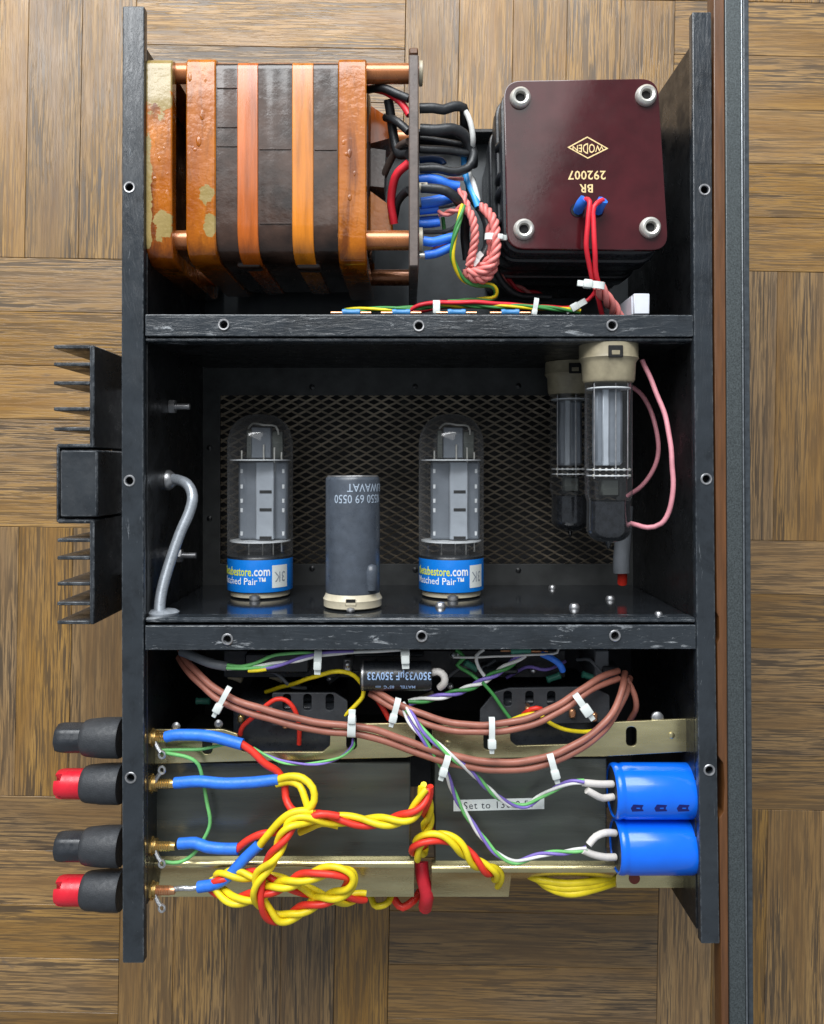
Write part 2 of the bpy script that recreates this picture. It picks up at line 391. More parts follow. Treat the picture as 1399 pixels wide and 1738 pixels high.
def wire_part(name, mat, pts, rpx, parent, jit=.0002, n=8, rfun=None):
    w_ = jitter(smooth_path(pp(pts)), jit, len(pts) * 7 + int(pts[0][0])); r = PX(rpx, pts[0][2])
    return MB().tube(w_, (lambda t: r * rfun(t)) if rfun else r, n).build(name, mat, parent, 60)
def hash_(s): return sum((i + 3) * ord(c) for i, c in enumerate(s)) % 99991
def twist(name, label, cat, mats, pts, rpx, pitch, spread=None, group=None, parent=None, pname='strand', phase=0.0):
    path = smooth_path(pp(pts), .0012); fr = frames(path); r = PX(rpx, pts[0][2])
    k = len(mats); Rr = r * (1.0 if k == 2 else 1.2) if spread is None else spread
    t = parent or thing(name, label, cat, path[0], group)
    rn = random.Random(hash_(label or name) + k); wob = rn.uniform(0, 6)
    for j, m in enumerate(mats):
        q = []; s = 0.0
        for i, p in enumerate(path):
            if i: s += (p - path[i - 1]).length
            a = phase + 2 * math.pi * (j / k + s / pitch) + .5 * math.sin(s * 90 + wob)
            q.append(p + (fr[i][1] * math.cos(a) + fr[i][2] * math.sin(a)) * Rr)
        MB().tube(q, r, 8).build(pname, m, t, 60)
    return t
def rpoly(pts, r, n=5):
    out = []; N = len(pts); pts = [Vector((p[0], p[1])) for p in pts]
    rs = r if isinstance(r, (list, tuple)) else [r] * N
    for i in range(N):
        p = pts[i]; a = (pts[i - 1] - p); b = (pts[(i + 1) % N] - p); q = min(rs[i], a.length * .49, b.length * .49)
        if q < 1e-7: out.append(p); continue
        A = p + a.normalized() * q; B = p + b.normalized() * q
        for k in range(n + 1):
            t = k / n; out.append(A * (1 - t) ** 2 + p * 2 * t * (1 - t) + B * t * t)
    return out
def circle(cx, cy, r, n=20): return [Vector((cx + r * math.cos(2 * math.pi * k / n), cy + r * math.sin(2 * math.pi * k / n))) for k in range(n)]
def px2(pts, d): return [P(x, y, d).to_2d() for x, y in pts]
def curve_mesh(cu):
    o = bpy.data.objects.new('tmp', cu); COL.objects.link(o)
    dg = bpy.context.evaluated_depsgraph_get(); me = bpy.data.meshes.new_from_object(o.evaluated_get(dg))
    bpy.data.objects.remove(o); return me
def plate(name, loops, d0, thick, mat, parent=None, bev=.0004, origin=None):   # loops: world-xy outlines, the first outer, the rest holes; thick in mm
    cu = bpy.data.curves.new('tmp', 'CURVE'); cu.dimensions = '2D'; cu.fill_mode = 'BOTH'
    for lp in loops:
        sp = cu.splines.new('POLY'); sp.points.add(len(lp) - 1)
        for i, p in enumerate(lp): sp.points[i].co = (p[0], p[1], 0, 1)
        sp.use_cyclic_u = True
    T = thick * .001; cu.extrude = T / 2 - bev; cu.bevel_depth = bev; cu.bevel_resolution = 1; cu.offset = -bev
    me = curve_mesh(cu); bpy.data.curves.remove(cu)
    me.transform(Matrix.Translation((0, 0, H - d0 * .001 - T / 2)))
    return finish(me, name, mat, parent, 40, origin)
def text_mesh(s, size, extrude=.00004, bold=.0, space=1.0, xs=1.0):
    cu = bpy.data.curves.new('tmp', 'FONT'); cu.body = s; cu.size = size; cu.extrude = extrude
    cu.align_x = 'CENTER'; cu.align_y = 'CENTER'; cu.offset = bold; cu.space_character = space; cu.resolution_u = 2
    me = curve_mesh(cu); bpy.data.curves.remove(cu)
    if xs != 1: me.transform(Matrix.Diagonal((xs, 1, 1, 1)))
    return me
def flat_text(name, s, size, at, rot, mat, parent, bold=0.0, xs=1.0, warp=None, space=1.0):
    me = text_mesh(s, size, .00004, bold, space, xs)
    if warp:
        for v in me.vertices: v.co.y *= warp(v.co.x)
    me.transform(Matrix.Translation(at) @ Matrix.Rotation(rot, 4, 'Z'))
    return finish(me, name, mat, parent, 0)
def wrap_text(name, s, size, c, axis, r, a0, rot180, mat, parent, bold=0.0, xs=1.0, space=1.0):
    # print s round a cylinder: c = point on the axis, axis 'X' or 'Y', a0 = angle of the text centre from straight up
    me = text_mesh(s, size, .00003, bold, space, xs)
    bm = bmesh.new(); bm.from_mesh(me); bmesh.ops.triangulate(bm, faces=bm.faces[:])
    bmesh.ops.subdivide_edges(bm, edges=[e for e in bm.edges if e.calc_length() > size * .25], cuts=1)
    for v in bm.verts:
        x, y, z = v.co
        if rot180: x, y = -x, -y
        q = r + .00008 + z
        if axis == 'Y':
            a = a0 + x / r; v.co = Vector((c[0] + q * math.sin(a), c[1] + y, c[2] + q * math.cos(a)))
        else:
            a = a0 - y / r; v.co = Vector((c[0] + x, c[1] - q * math.sin(a), c[2] + q * math.cos(a)))
    bm.to_mesh(me); bm.free()
    return finish(me, name, mat, parent, 0)
def kids(o): return [c for c in bpy.data.objects if c.parent == o]
def copy_tree(o, parent=None):
    c = o.copy(); COL.objects.link(c)
    if parent is not None: c.parent = parent
    for ch in kids(o): copy_tree(ch, c)
    return c

# ------------------------------------------------------------------ floor
FD = H * 1000                                     # floor depth below the rim, mm
anchor = P(681, 449, FD); th = R(-1.05); pitch = .1697; SW = pitch / 5
fl = MB().add([(-1.6, -1.6, -.012), (1.6, -1.6, -.012), (1.6, 1.6, -.012), (-1.6, 1.6, -.012)], [(0, 1, 2, 3)]).build('floor', mSub, None, 0)
tag(fl, 'oak parquet floor of square blocks with alternating grain', None, None, 'structure')
pm_b = MB().box((-pitch / 2 + .0002, -SW / 2 + .00008, -.0115), (pitch / 2 - .00014, SW / 2 - .00008, 0), .00024)
me0 = bpy.data.meshes.new('plank'); me0.from_pydata(pm_b.v, [], pm_b.f); me0.update(); me0.materials.append(mOak)
rot = Matrix.Rotation(th, 4, 'Z'); rp = random.Random(5); outer = []
first = True
for i in range(-8, 8):
    for j in range(-8, 8):
        vert = (i + j) % 2 != 0                   # j counts downward in the photograph
        near = -3 <= i <= 2 and -4 <= j <= 4
        for k in range(5):
            o_ = (k - 2) * SW
            cx, cy = (i + .5) * pitch, -(j + .5) * pitch
            lx, ly = (cx + o_, cy) if vert else (cx, cy + o_)
            wp = Vector((anchor.x, anchor.y, 0)) + rot @ Vector((lx, ly, 0)); wp.z = rp.uniform(-.00012, .00012)
            ang = th + (math.pi / 2 if vert else 0) + (math.pi if rp.random() < .5 else 0)
            if near:
                p_ = bpy.data.objects.new('plank', me0); COL.objects.link(p_); p_.parent = fl
                p_.location = wp; p_.rotation_euler = (0, 0, ang)
            else: outer.append((wp, ang))
me1 = bpy.data.meshes.new('outer_planks'); V = []; Fc = []; UV = []
for wp, ang in outer:
    m_ = Matrix.Translation(wp) @ Matrix.Rotation(ang, 4, 'Z'); n = len(V)
    loc = [(-pitch / 2 + .0002, -SW / 2 + .0002, 0), (pitch / 2 - .0002, -SW / 2 + .0002, 0), (pitch / 2 - .0002, SW / 2 - .0002, 0), (-pitch / 2 + .0002, SW / 2 - .0002, 0)]
    V += [tuple(m_ @ Vector(q)) for q in loc] + [tuple(m_ @ (Vector(q) - Vector((0, 0, .011)))) for q in loc]
    for f in ((0, 1, 2, 3), (0, 4, 5, 1), (1, 5, 6, 2), (2, 6, 7, 3), (3, 7, 4, 0)):
        Fc.append(tuple(n + q for q in f)); UV += [loc[q % 4][:2] for q in f]
me1.from_pydata(V, [], Fc); ul = me1.uv_layers.new(name='along')
for i, q in enumerate(UV): ul.data[i].uv = q
me1.materials.append(mOakI)
op = bpy.data.objects.new('outer_planks', me1); COL.objects.link(op); op.parent = fl; op['kind'] = 'stuff'

# ------------------------------------------------------------------ chassis
CB = 118
ch = thing('amplifier_chassis', 'open black metal amplifier chassis with two cross dividers on the parquet', 'amplifier chassis', P(694, 822, CB + 2, 0))
ins = [(220, 318), (220, 816), (222, 1320)], [(1196, 322), (1199, 813), (1204, 1307)], [(380, 551), (711, 553), (1039, 552)], [(386, 1085), (716, 1080), (1044, 1079)]
def holes(ls, r=6.2): return [circle(*P(x, y, 0).to_2d(), PX(r)) for x, y in ls]
plate('rear_bar', [rpoly(px2([(208, 10), (245, 10), (243.5, 560), (244, 1100), (244.5, 1635), (208, 1635), (206.5, 1100), (206, 560)], 0), .0008)] + holes(ins[0]), 0, 5, mBar, ch, .0006)
plate('front_bar', [rpoly(px2([(1175, 20), (1208, 20), (1210, 560), (1215, 1100), (1222, 1602), (1190, 1602), (1183, 1100), (1178, 560)], 0), .0008)] + holes(ins[1]), 0, 5, mBar, ch, .0006)
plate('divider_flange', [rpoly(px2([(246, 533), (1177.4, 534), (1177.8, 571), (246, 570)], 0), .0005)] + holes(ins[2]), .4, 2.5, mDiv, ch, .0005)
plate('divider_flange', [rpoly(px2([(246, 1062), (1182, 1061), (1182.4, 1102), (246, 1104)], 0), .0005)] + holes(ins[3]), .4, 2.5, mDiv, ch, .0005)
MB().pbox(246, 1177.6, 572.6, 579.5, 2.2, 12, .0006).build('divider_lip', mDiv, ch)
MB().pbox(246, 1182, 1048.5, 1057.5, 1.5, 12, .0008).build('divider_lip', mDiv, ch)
MB().pbox(246, 1177.6, 566, 577, 12.2, CB, .0002, 0).build('divider_wall', mBlk, ch)
MB().pbox(246, 1177.6, 537, 542, 3.2, CB, .0002, 0).build('divider_wall', mBlk, ch)
MB().pbox(246, 1182, 1051, 1056, 12.2, CB, .0002, 0).build('shelf_wall', mShelf, ch)
MB().pbox(246, 1182, 1092, 1098, 3.2, CB, .0002, 0).build('divider_wall', mBlk, ch)
MB().pbox(230, 244.6, 74, 1545, 5.2, CB, .0003, 0).build('rear_plate', mBlk, ch)
b = MB(); b.prism(px2([(1176.5, 72), (1190, 72), (1200, 1588), (1188, 1586), (1184, 1100), (1179, 560)], 0), H - CB * .001, H - .0052); b.build('front_plate', mBlk, ch, 0)
b = MB(); b.pbox(231, 1196, 72, 560, CB + .2, CB + 2, .0003, 0); b.build('base_plate', mBase, ch)
b = MB(); b.pbox(245.5, 1176, 72, 81, 100, CB - .2, .0006, 0); b.build('base_lip', mBlk, ch)
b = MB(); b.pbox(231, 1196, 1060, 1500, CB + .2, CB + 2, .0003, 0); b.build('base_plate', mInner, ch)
for lst in ins:
    for (x, y) in lst:
        r = PX(1)
        MB().lathe([(6.4 * r, -.006), (6.4 * r, .0001), (7.2 * r, .00045), (9 * r, .0005), (10 * r, .0002), (10 * r, -.0002), (7 * r, -.0004), (6.4 * r, -.006)], P(x, y, 0), (0, 0, 1), 20, random.random()).build('screw_insert', mSteel, ch)
        MB().lathe([(6.3 * r, -.008), (6.3 * r, -.0045)], P(x, y, 0), (0, 0, 1), 16).build('screw_hole', mHole, ch)
# grille
gf = 112
plate('grille_frame', [px2([(300, 600), (1110, 600), (1110, 1010), (300, 1010)], gf), px2([(374, 671), (1046, 671), (1046, 957), (374, 957)], gf)][0:2], gf, 1.6, mFrame, ch, .0003)
b = MB()
cw, chh = 25.6, 7.3; rows = 41
for j in range(rows + 1):
    y0 = 664 + j * chh
    for k in range(54):
        x0 = 366 + k * cw / 2; sgn = 1 if (k + j) % 2 == 0 else -1
        a = P(x0, y0 + sgn * chh * .40, gf + 2.5); c = P(x0 + cw / 2, y0 - sgn * chh * .40, gf + 2.5)
        t = (c - a); nrm = Vector((-t.y, t.x, 0)).normalized(); hw = PX(1.5, gf); tl = Vector((0, 0, .0007))
        a -= t * .06; c += t * .06
        q = [a + nrm * hw + tl, c + nrm * hw + tl, c - nrm * hw - tl, a - nrm * hw - tl]
        b.add(q + [p - Vector((0, 0, .0005)) for p in q], [(0, 1, 2, 3), (7, 6, 5, 4), (0, 4, 5, 1), (1, 5, 6, 2), (2, 6, 7, 3), (3, 7, 4, 0)])
b.build('grille_mesh', mMesh, ch, 0)
MB().pbox(240, 1180, 545, 1075, 121, 123, .0003, 0).build('added_dark_sheet', mInner, ch)  # black sheet added to darken the space seen through the mesh
for (x, y) in [(530, 657), (705, 656), (880, 655), (530, 965), (705, 967), (880, 968), (356, 760), (356, 880), (1056, 770)]:
    MB().lathe([(.0017, -.0003), (.0017, .0004), (.0009, .0009), (0, .001)], P(x, y, gf), (0, 0, 1), 14).build('grille_rivet', mBlk, ch)
# shelf bolts: hang on the shelf wall, facing up the photograph
sh_y = P(0, 1051, 0).y
def onshelf(px, py):     # depth at which the shelf shows at photo row py
    return ((1051 - VY) / (py - VY) - 1) * L * 1000
for (x, y, r) in [(748, 1030, 9), (975, 1032, 9), (1036, 1018, 8), (938, 999, 7), (410, 1003, 5), (1118, 1044, 7)]:
    d = onshelf(x, y); p = P(x, y, d); q = PX(r, d)
    MB().lathe([(q, 0), (q, q * .35), (q * .72, q * .8), (q * .2, q * .95), (0, q * .95)], p, (0, 1, 0), 16).build('bolt', mSteel, ch)
for (x, y, d) in [(288, 690, 42), (303, 943, 55)]:
    p = P(x, y, d); wx = P(245, 0, 0).x
    b = MB(); b.lathe([(.0038, 0), (.0038, .003)], Vector((wx, p.y, p.z)), (1, 0, 0), 6)
    b.lathe([(.0017, .003), (.0017, .0105)], Vector((wx, p.y, p.z)), (1, 0, 0), 10); b.build('bolt', mSteel, ch)
# fascia
fa = plate('fascia', [rpoly(px2([(1211.5, -48), (1229.5, -48), (1232, 520), (1234.5, 1120), (1237.5, 1765), (1225, 1765), (1221, 1388), (1228, 1378), (1230, 1335), (1228, 1296), (1219.5, 1284), (1217.6, 1092), (1221, 1084), (1220.5, 1048), (1217, 1040), (1212.5, 560)], 1), .0006)], 1, 9, mWood, ch, .0005)
plate('trim_strip', [px2([(1230.5, -48), (1257, -48), (1259, 520), (1262, 1120), (1266.5, 1765), (1239, 1765), (1235.5, 1120), (1233, 520)], .5)], .5, 9, mTrim, fa, .0004)
plate('trim_line', [px2([(1257.6, -48), (1260.5, -48), (1262.5, 520), (1265.5, 1120), (1270, 1765), (1267.1, 1765), (1262.6, 1120), (1259.6, 520)], .2)], .2, 9, mTrimL, fa, .0003)
plate('trim_edge', [px2([(1261, -48), (1271.5, -48), (1273, 520), (1276, 1120), (1280, 1765), (1270.6, 1765), (1266.1, 1120), (1263, 520)], 3)], 3, 30, mTrimD, fa, .0006)
plate('fascia_board', [px2([(1200, 66), (1266, 66), (1272, 1593), (1204, 1593)], 0)], 12.4, 108, mWood, fa, .0005)
for (x, y) in [(300, 200), (1120, 200), (300, 1420), (1120, 1420)]:
    MB().lathe([(.008, 0), (.009, -.0078)], P(x, y, CB + 2, 0), (0, 0, 1), 20).build('foot', mFoot, ch)

# ------------------------------------------------------------------ heatsink on the rear plate
hs = thing('heatsink', 'black finned heatsink with a central transistor cover beside the rear bar', 'heatsink', P(150, 822, 60))
MB().pbox(152, 160, 586, 760, 2, 72, .0005).build('back_plate', mFins, hs)
MB().pbox(152, 160, 883, 1060, 2, 72, .0005).build('back_plate', mFins, hs)
for y in (588.5, 618, 650, 694, 728): MB().pbox(91, 153, y - 3, y + 3.2, 2.5, 70, .0004).build('fin', mFins, hs)
for y in (917, 947, 991, 1024.5, 1056.5): MB().pbox(97, 153, y - 3, y + 3.2, 2.5, 70, .0004).build('fin', mFins, hs)
b = MB(); b.pbox(96, 160, 753, 760.5, 2.2, 72, .0007); b.pbox(95, 100.5, 756, 887, 2.4, 72, .0007); b.pbox(97, 160, 881, 888.5, 2.2, 72, .0007); b.build('channel', mFins, hs)
cv = MB().pbox(102, 165.5, 764, 877.5, .8, 60, .0007).build('transistor_cover', mFins, hs)
MB().pbox(163, 209, 655, 985, 42, 44, .0003, 20).build('mounting_flange', mSteel, hs)

# ------------------------------------------------------------------ binding posts
def post(y, red, label):
    d = 12; s = PX(1, d); p0 = P(207.5, y, d)
    t = thing('binding_post', label, 'binding post', P(207, y, d), 'speaker binding posts on the rear bar')
    MB().lathe([(33 * s, 0), (34 * s, 3 * s), (33.5 * s, 30 * s), (31 * s, 56 * s), (29 * s, 62 * s), (26 * s, 65 * s), (20 * s, 66 * s)], p0, (-1, 0, 0), 40).build('collar', mPlast, t)
    # knob with grip notches at its outer end
    n = 40; prof = [(64, 1), (66, 1), (96, 1), (103, .97), (108, .9), (109, .8)]
    b = MB(); vs = []; fs = []
    for i, (tt, k) in enumerate(prof):
        for q in range(n):
            a = 2 * math.pi * (q + .5) / n
            if red:
                notch = abs(((a / (2 * math.pi) * 4) % 1) - .5) < .09 and i >= 3
                rr = 25 * k * (1 - (.30 if notch else 0)); ex = tt - (7 if notch else 0)
            else:
                hexr = math.cos(math.pi / 8) / math.cos((a % (math.pi / 4)) - math.pi / 8)
                rr = 26.5 * k * hexr; ex = tt
            vs.append(p0 + Vector((-ex * s, math.sin(a) * rr * s, math.cos(a) * rr * s)))
    for i in range(len(prof) - 1):
        for q in range(n): fs.append((i * n + q, i * n + (q + 1) % n, (i + 1) * n + (q + 1) % n, (i + 1) * n + q))
    fs.append(tuple(range((len(prof) - 1) * n, len(prof) * n))); b.add(vs, fs)
    b.build('knob', mRedPl if red else mPlastS, t, 30)
    q0 = P(245.5, y, d)
    b = MB(); b.lathe([(15 * s, 0), (15 * s, 3 * s)], q0, (1, 0, 0), 24); b.lathe([(16 * s, 3.2 * s), (17 * s, 4 * s), (16 * s, 15 * s)], q0, (1, 0, 0), 6, .3)
    b.lathe([(13 * s, 15.2 * s), (13 * s, 21 * s)], q0, (1, 0, 0), 24); b.build('nut', mBrass, t)
    prof = [(8 * s, 0)]
    for k in range(9): prof += [(8.2 * s, (18 + 3 * k) * s), (7.2 * s, (19.5 + 3 * k) * s)]
    prof += [(6.5 * s, 52 * s)]
    MB().lathe(prof, q0, (1, 0, 0), 16).build('stud', mCopper if y > 1480 else mBrass, t)
    up = -1 if y in (1330,) else 1
    b = MB(); a0 = q0 + Vector((16 * s, 0, .001)); pts = [a0, a0 + Vector((8 * s, -up * 14 * s, .001)), a0 + Vector((14 * s, -up * 22 * s, .0015))]
    b.tube(pts, .0011, 6)
    ring = [a0 + Vector((16 * s + math.cos(k / 16 * 6.283) * 5 * s, -up * 26 * s + math.sin(k / 16 * 6.283) * 6 * s, .0015)) for k in range(17)]
    b.tube(ring, .0006, 6); b.build('solder_tag', mSolder, t)
    return t
post(1252, False, 'topmost black binding post, above the two red ones')
post(1330, True, 'red tipped binding post second from top, between two black ones')
post(1436, False, 'lower black binding post, between the two red tipped ones')
post(1511, True, 'bottom red tipped binding post, lowest of the four')

# ------------------------------------------------------------------ output transformer (top left)
ot = thing('wound_transformer', 'large open transformer with orange varnished cores and dark wrapped coil', 'transformer', P(480, 280, 110))
def rr2d(y0, y1, d0, d1, rt, rb, n=6):     # rounded rectangle in (y, z); y in photo pixels at depth d0
    ya, yb = P(0, y0, d0).y, P(0, y1, d0).y; za, zb = H - d0 * .001, H - d1 * .001
    return rpoly([(ya, za), (yb, za), (yb, zb), (ya, zb)], [rt, rb, rb, rt], n)
def loop(name, x0, x1, y0, y1, d0, d1, th_, rt, rb, mat, parent, e=.0006):
    o = rr2d(y0, y1, d0, d1, rt, rb); c = Vector((sum(p.x for p in o) / len(o), sum(p.y for p in o) / len(o)))
    k = th_ * .001; n = len(o); xa, xb = P(x0, 0, d0).x, P(x1, 0, d0).x
    ya, yb = P(0, y0, d0).y, P(0, y1, d0).y; za, zb = H - d0 * .001, H - d1 * .001
    inn = rpoly([(ya - k, za - k), (yb + k, za - k), (yb + k, zb + k), (ya - k, zb + k)], [max(rt - k, .0005)] + [max(rb - k, .0005)] * 2 + [max(rt - k, .0005)], 6)
    def shr(lst, q): return [p + (c - p).normalized() * q for p in lst]
    rings = [(inn, xa), (shr(o, e), xa), (o, xa + e), (o, xb - e), (shr(o, e), xb), (inn, xb)]
    b = MB(); vs = [(x, p.x, p.y) for lst, x in rings for p in lst]; fs = []
    for i in range(6):
        j = (i + 1) % 6
        for q in range(n): fs.append((i * n + q, i * n + (q + 1) % n, j * n + (q + 1) % n, j * n + q))
    b.add(vs, fs); return b.build(name, mat, parent, 35)
loop('core_band', 247, 292, 95, 446, 3, 102, 7, .006, .013, mCore1, ot)
loop('core_band', 316, 366, 95, 440, 2.5, 102, 7, .005, .013, mCore2, ot)
loop('core_band', 574, 622, 95, 447, 2.5, 102, 7, .005, .013, mCore, ot)
o = rr2d(103, 436, 3.5, 98, .004, .016, 8); n = len(o); b = MB()
xa, xb = P(367, 0, 3.5).x, P(573.5, 0, 3.5).x; nx = 40; rn = random.Random(3)
vs = []
cen = Vector((sum(p.x for p in o) / n, sum(p.y for p in o) / n))
for i in range(nx + 1):
    for q, p in enumerate(o):
        k = .00005 * math.sin(i * .9 + 3 * math.sin(q * .8)) * math.sin(q * 1.7 + i * .31) + rn.uniform(-.00007, .00007); pp_ = p + (p - cen).normalized() * k
        vs.append((xa + (xb - xa) * i / nx, pp_.x, pp_.y))
fs = [(i * n + q, i * n + (q + 1) % n, (i + 1) * n + (q + 1) % n, (i + 1) * n + q) for i in range(nx) for q in range(n)]
fs += [tuple(range(n)), tuple(range(nx * n, (nx + 1) * n))]
b.add(vs, fs); b.build('coil', mPaper, ot, 60)
loop('tape', 403, 438, 101.5, 439, 2.8, 99, 2, .0045, .0165, mTape, ot, .0003)
loop('tape', 496, 532, 101.5, 439, 2.8, 99, 2, .0045, .0165, mTapeY, ot, .0003)
for (x, y) in [(421, 447), (523, 449)]:
    b = MB(); b.pbox(x - 21, x + 22, y - 7, y + 7, 16, 26, .002, None, 3); b.build('tape_knot', mPaper, ot, 60)
rn = random.Random(31)
for nm_, m_, lst in (
                     ('varnish_drips', mCore, [(rn.uniform(322, 362), rn.uniform(110, 300), 2.6) for _ in range(8)] + [(rn.uniform(580, 618), rn.uniform(240, 340), 2.6) for _ in range(8)] + [(rn.uniform(262, 288), rn.uniform(230, 330), 3.1) for _ in range(8)]),):
    b = MB()
    for x, y, d in lst:
        r = PX(rn.uniform(1.8, 5.0)); hgt = r * rn.uniform(.10, .26); p = P(x, y, d); n0 = len(b.v)
        b.lathe([(r, -.0006), (r * .96, hgt * .25), (r * .7, hgt * .8), (r * .25, hgt), (0, hgt)], p, (0, 0, 1), 10)
        st = rn.uniform(1, 2.4)
        for q in range(n0, len(b.v)): vx = b.v[q]; b.v[q] = (vx[0], p.y + (vx[1] - p.y) * st, vx[2])
    dr_ = b.build(nm_, m_, ot, 80); dr_['kind'] = 'stuff'
# folded paper edges across the coil
for (x0, x1, y0, y1) in [(368, 402, 214, 216.5), (368, 402, 247, 249), (440, 494, 252, 254), (534, 572, 253, 255), (368, 402, 148, 150), (440, 494, 378, 380)]:
    MB().pbox(x0, x1, y0, y1, 3.0, 4.6, .0002).build('paper_fold', mPaper, ot)
for (y, d) in [(125, 12), (408, 12), (408, 92), (125, 92)]:
    s = P(0, y, 12).y
    p0 = Vector((P(250, 0, 12).x, s, H - d * .001)); ln = P(712, 0, 12).x - p0.x
    MB().lathe([(.0048, 0), (.0048, ln)], p0, (1, 0, 0), 24).build('tie_rod', mRod, ot)
plate_b = MB().pbox(694, 711, 92, 452, -1, 98, .0006); plate_b.build('tag_board', mBoard, ot)
MB().pbox(694.5, 710, 80, 91.5, 1, 60, .0006).build('board_nub', mWood, ot)
for y in (125, 407):
    MB().lathe([(.0058, 0), (.0058, .0016), (.004, .002)], P(711.5, y, 10), (1, 0, 0), 24).build('washer', mCream, ot)
b = MB(); b.pbox(572, 628, 150, 395, 22, 92, .003, 22, 2); b.build('coil_end', mPaper, ot)
MB().prism(px2([(623, 175), (668, 205), (660, 235), (623, 245)], 35), H - .06, H - .035).build('coil_flap', mTape, ot)
MB().prism(px2([(623, 320), (664, 350), (668, 395), (623, 400)], 30), H - .06, H - .030).build('coil_flap', mCore, ot)
MB().prism(px2([(623, 250), (655, 255), (652, 318), (623, 315)], 32), H - .06, H - .032).build('coil_flap', mBoard, ot)
for pts, m, r in [([(628, 150, 24), (655, 155, 16), (678, 172, 14), (694, 196, 12)], mRed2, 6), ([(625, 152, 22), (650, 150, 14), (672, 160, 12), (694, 168, 10)], mBlackW, 7),
                  ([(660, 170, 20), (668, 230, 24), (676, 260, 22), (694, 262, 14)], mBlackW, 8), ([(668, 380, 26), (664, 340, 22), (672, 300, 16), (694, 278, 12)], mRed2, 7),
                  ([(668, 372, 30), (674, 345, 24), (684, 330, 20), (694, 322, 16)], mBlackW, 7), ([(655, 200, 25), (672, 205, 16), (684, 214, 14), (694, 224, 12)], mBlackW, 7),
                  ([(650, 300, 34), (668, 262, 26), (680, 246, 20), (694, 240, 15)], mBoard, 6)]:
    wire_part('lead', m, pts, r, ot)

# ------------------------------------------------------------------ potted transformer (top right)
pt = thing('capped_transformer', 'transformer under a square maroon plate with four nickel eyelets', 'transformer', P(995, 280, 110))
quad = [(855, 137), (1117, 133), (1135, 425), (861, 422)]
holes_w = [(980, 357), (1013, 357)]
plate('top_plate', [rpoly(px2(quad, 2), .0085, 8)] + [circle(*P(x, y, 2).to_2d(), PX(11, 2)) for x, y in holes_w], 2, 3, mMaroon, pt, .0005)
for (x, y) in holes_w: MB().lathe([(PX(11, 2), 0), (PX(11, 2), -.0028)], P(x, y, 2.2), (0, 0, 1), 16).build('wire_hole', mHole, pt)
for i, (ex, d0, d1) in enumerate([(-4, 5.2, 9), (3, 10, 22), (7, 23, 40), (3, 41, 58), (6, 59, 78), (2, 79, 117)]):
    q = [(855 - ex, 139 - ex), (1114 + ex, 136 - ex), (1130 + ex, 422 + ex), (861 - ex, 420 + ex)]
    plate('coil_layer', [rpoly(px2(q, 2), .010, 6)], d0, d1 - d0, mPlastS, pt, .0016)
rn = random.Random(11)
for k in range(9):     # lumpy taped windings down the left flank
    yy = 190 + k * 26; d = rn.uniform(12, 40)
    wire_part('winding_tape', mPlastS, [(858, yy, d), (847 + rn.uniform(-3, 3), yy + 10, d + 6), (848, yy + 22, d + 14), (853, yy + 30, d + 26)], rn.uniform(6, 10), pt)
for (x, y) in [(883, 167), (1096, 163), (889, 390), (1103, 387)]:
    s = PX(1)
    MB().lathe([(8 * s, -.002), (8 * s, .0012), (9.5 * s, .0026), (13 * s, .0031), (16.5 * s, .0024), (18 * s, .0008), (18 * s, -.0005)], P(x, y, 2), (0, 0, 1), 28).build('eyelet', mNickel, pt)
    MB().lathe([(8 * s, -.0005), (8 * s, .0004)], P(x, y, 2), (0, 0, 1), 18).build('eyelet_hole', mHole, pt)
td = 1.93
dm = lambda k: [P(*q, td).to_2d() for q in [(963, 250), (997, 250 - 18.5), (1033, 252), (998, 250 + 19.5)]]
oo = dm(0); cc = sum((p for p in oo), Vector((0, 0))) / 4; ii = [cc + (p - cc) * .88 for p in oo]
em = plate('emblem_outline', [oo, ii], td, .12, mGoldInk, pt, .00002)
half = PX(33, td)
flat_text('emblem_lettering', 'WODEN', PX(23, td), P(998, 251, td), math.pi, mGoldInk, em, .00005, .60, lambda x: max(.40, 1.15 - .95 * abs(x) / half))
flat_text('printed_number', '292007', PX(21, td), P(996.5, 296.5, td), math.pi, mGoldInk, pt, .00008, .98, None, 1.05)
flat_text('printed_code', 'BR', PX(20, td), P(996, 319, td), math.pi, mGoldInk, pt, .0001, .95, None, 1.1)
for a, c in (((981, 358, 3), (994, 338, -5)), ((1015, 357, 3), (1024, 340, -5))):
    wire_part('blue_sleeve', mBlueSl, [a, ((a[0] + c[0]) / 2 - 1, (a[1] + c[1]) / 2, -2.5), c], 9, pt)
lead1 = thing('red_lead', 'pair of bright red leads running down from the maroon plate', 'wire', P(1000, 345, -5))
for pts in ([(994, 338, -5), (1001, 342, -8), (997, 375, -8), (996, 420, -6), (1004, 465, 0), (1013, 500, 6), (1024, 540, 14)], [(1024, 340, -5), (1013, 345, -8), (1006, 360, -8), (1009, 410, -7), (1012, 460, -2), (1018, 487, 2)]):
    wire_part('strand', mRed2, pts, 4.3, lead1)
twist('twisted_pair', 'salmon pink twisted pair under the white tie below the maroon plate', 'wire', [mPink, mPink, mPink], [(1016, 485, 1), (1026, 502, 5), (1040, 520, 10), (1052, 545, 16)], 5.2, .020)

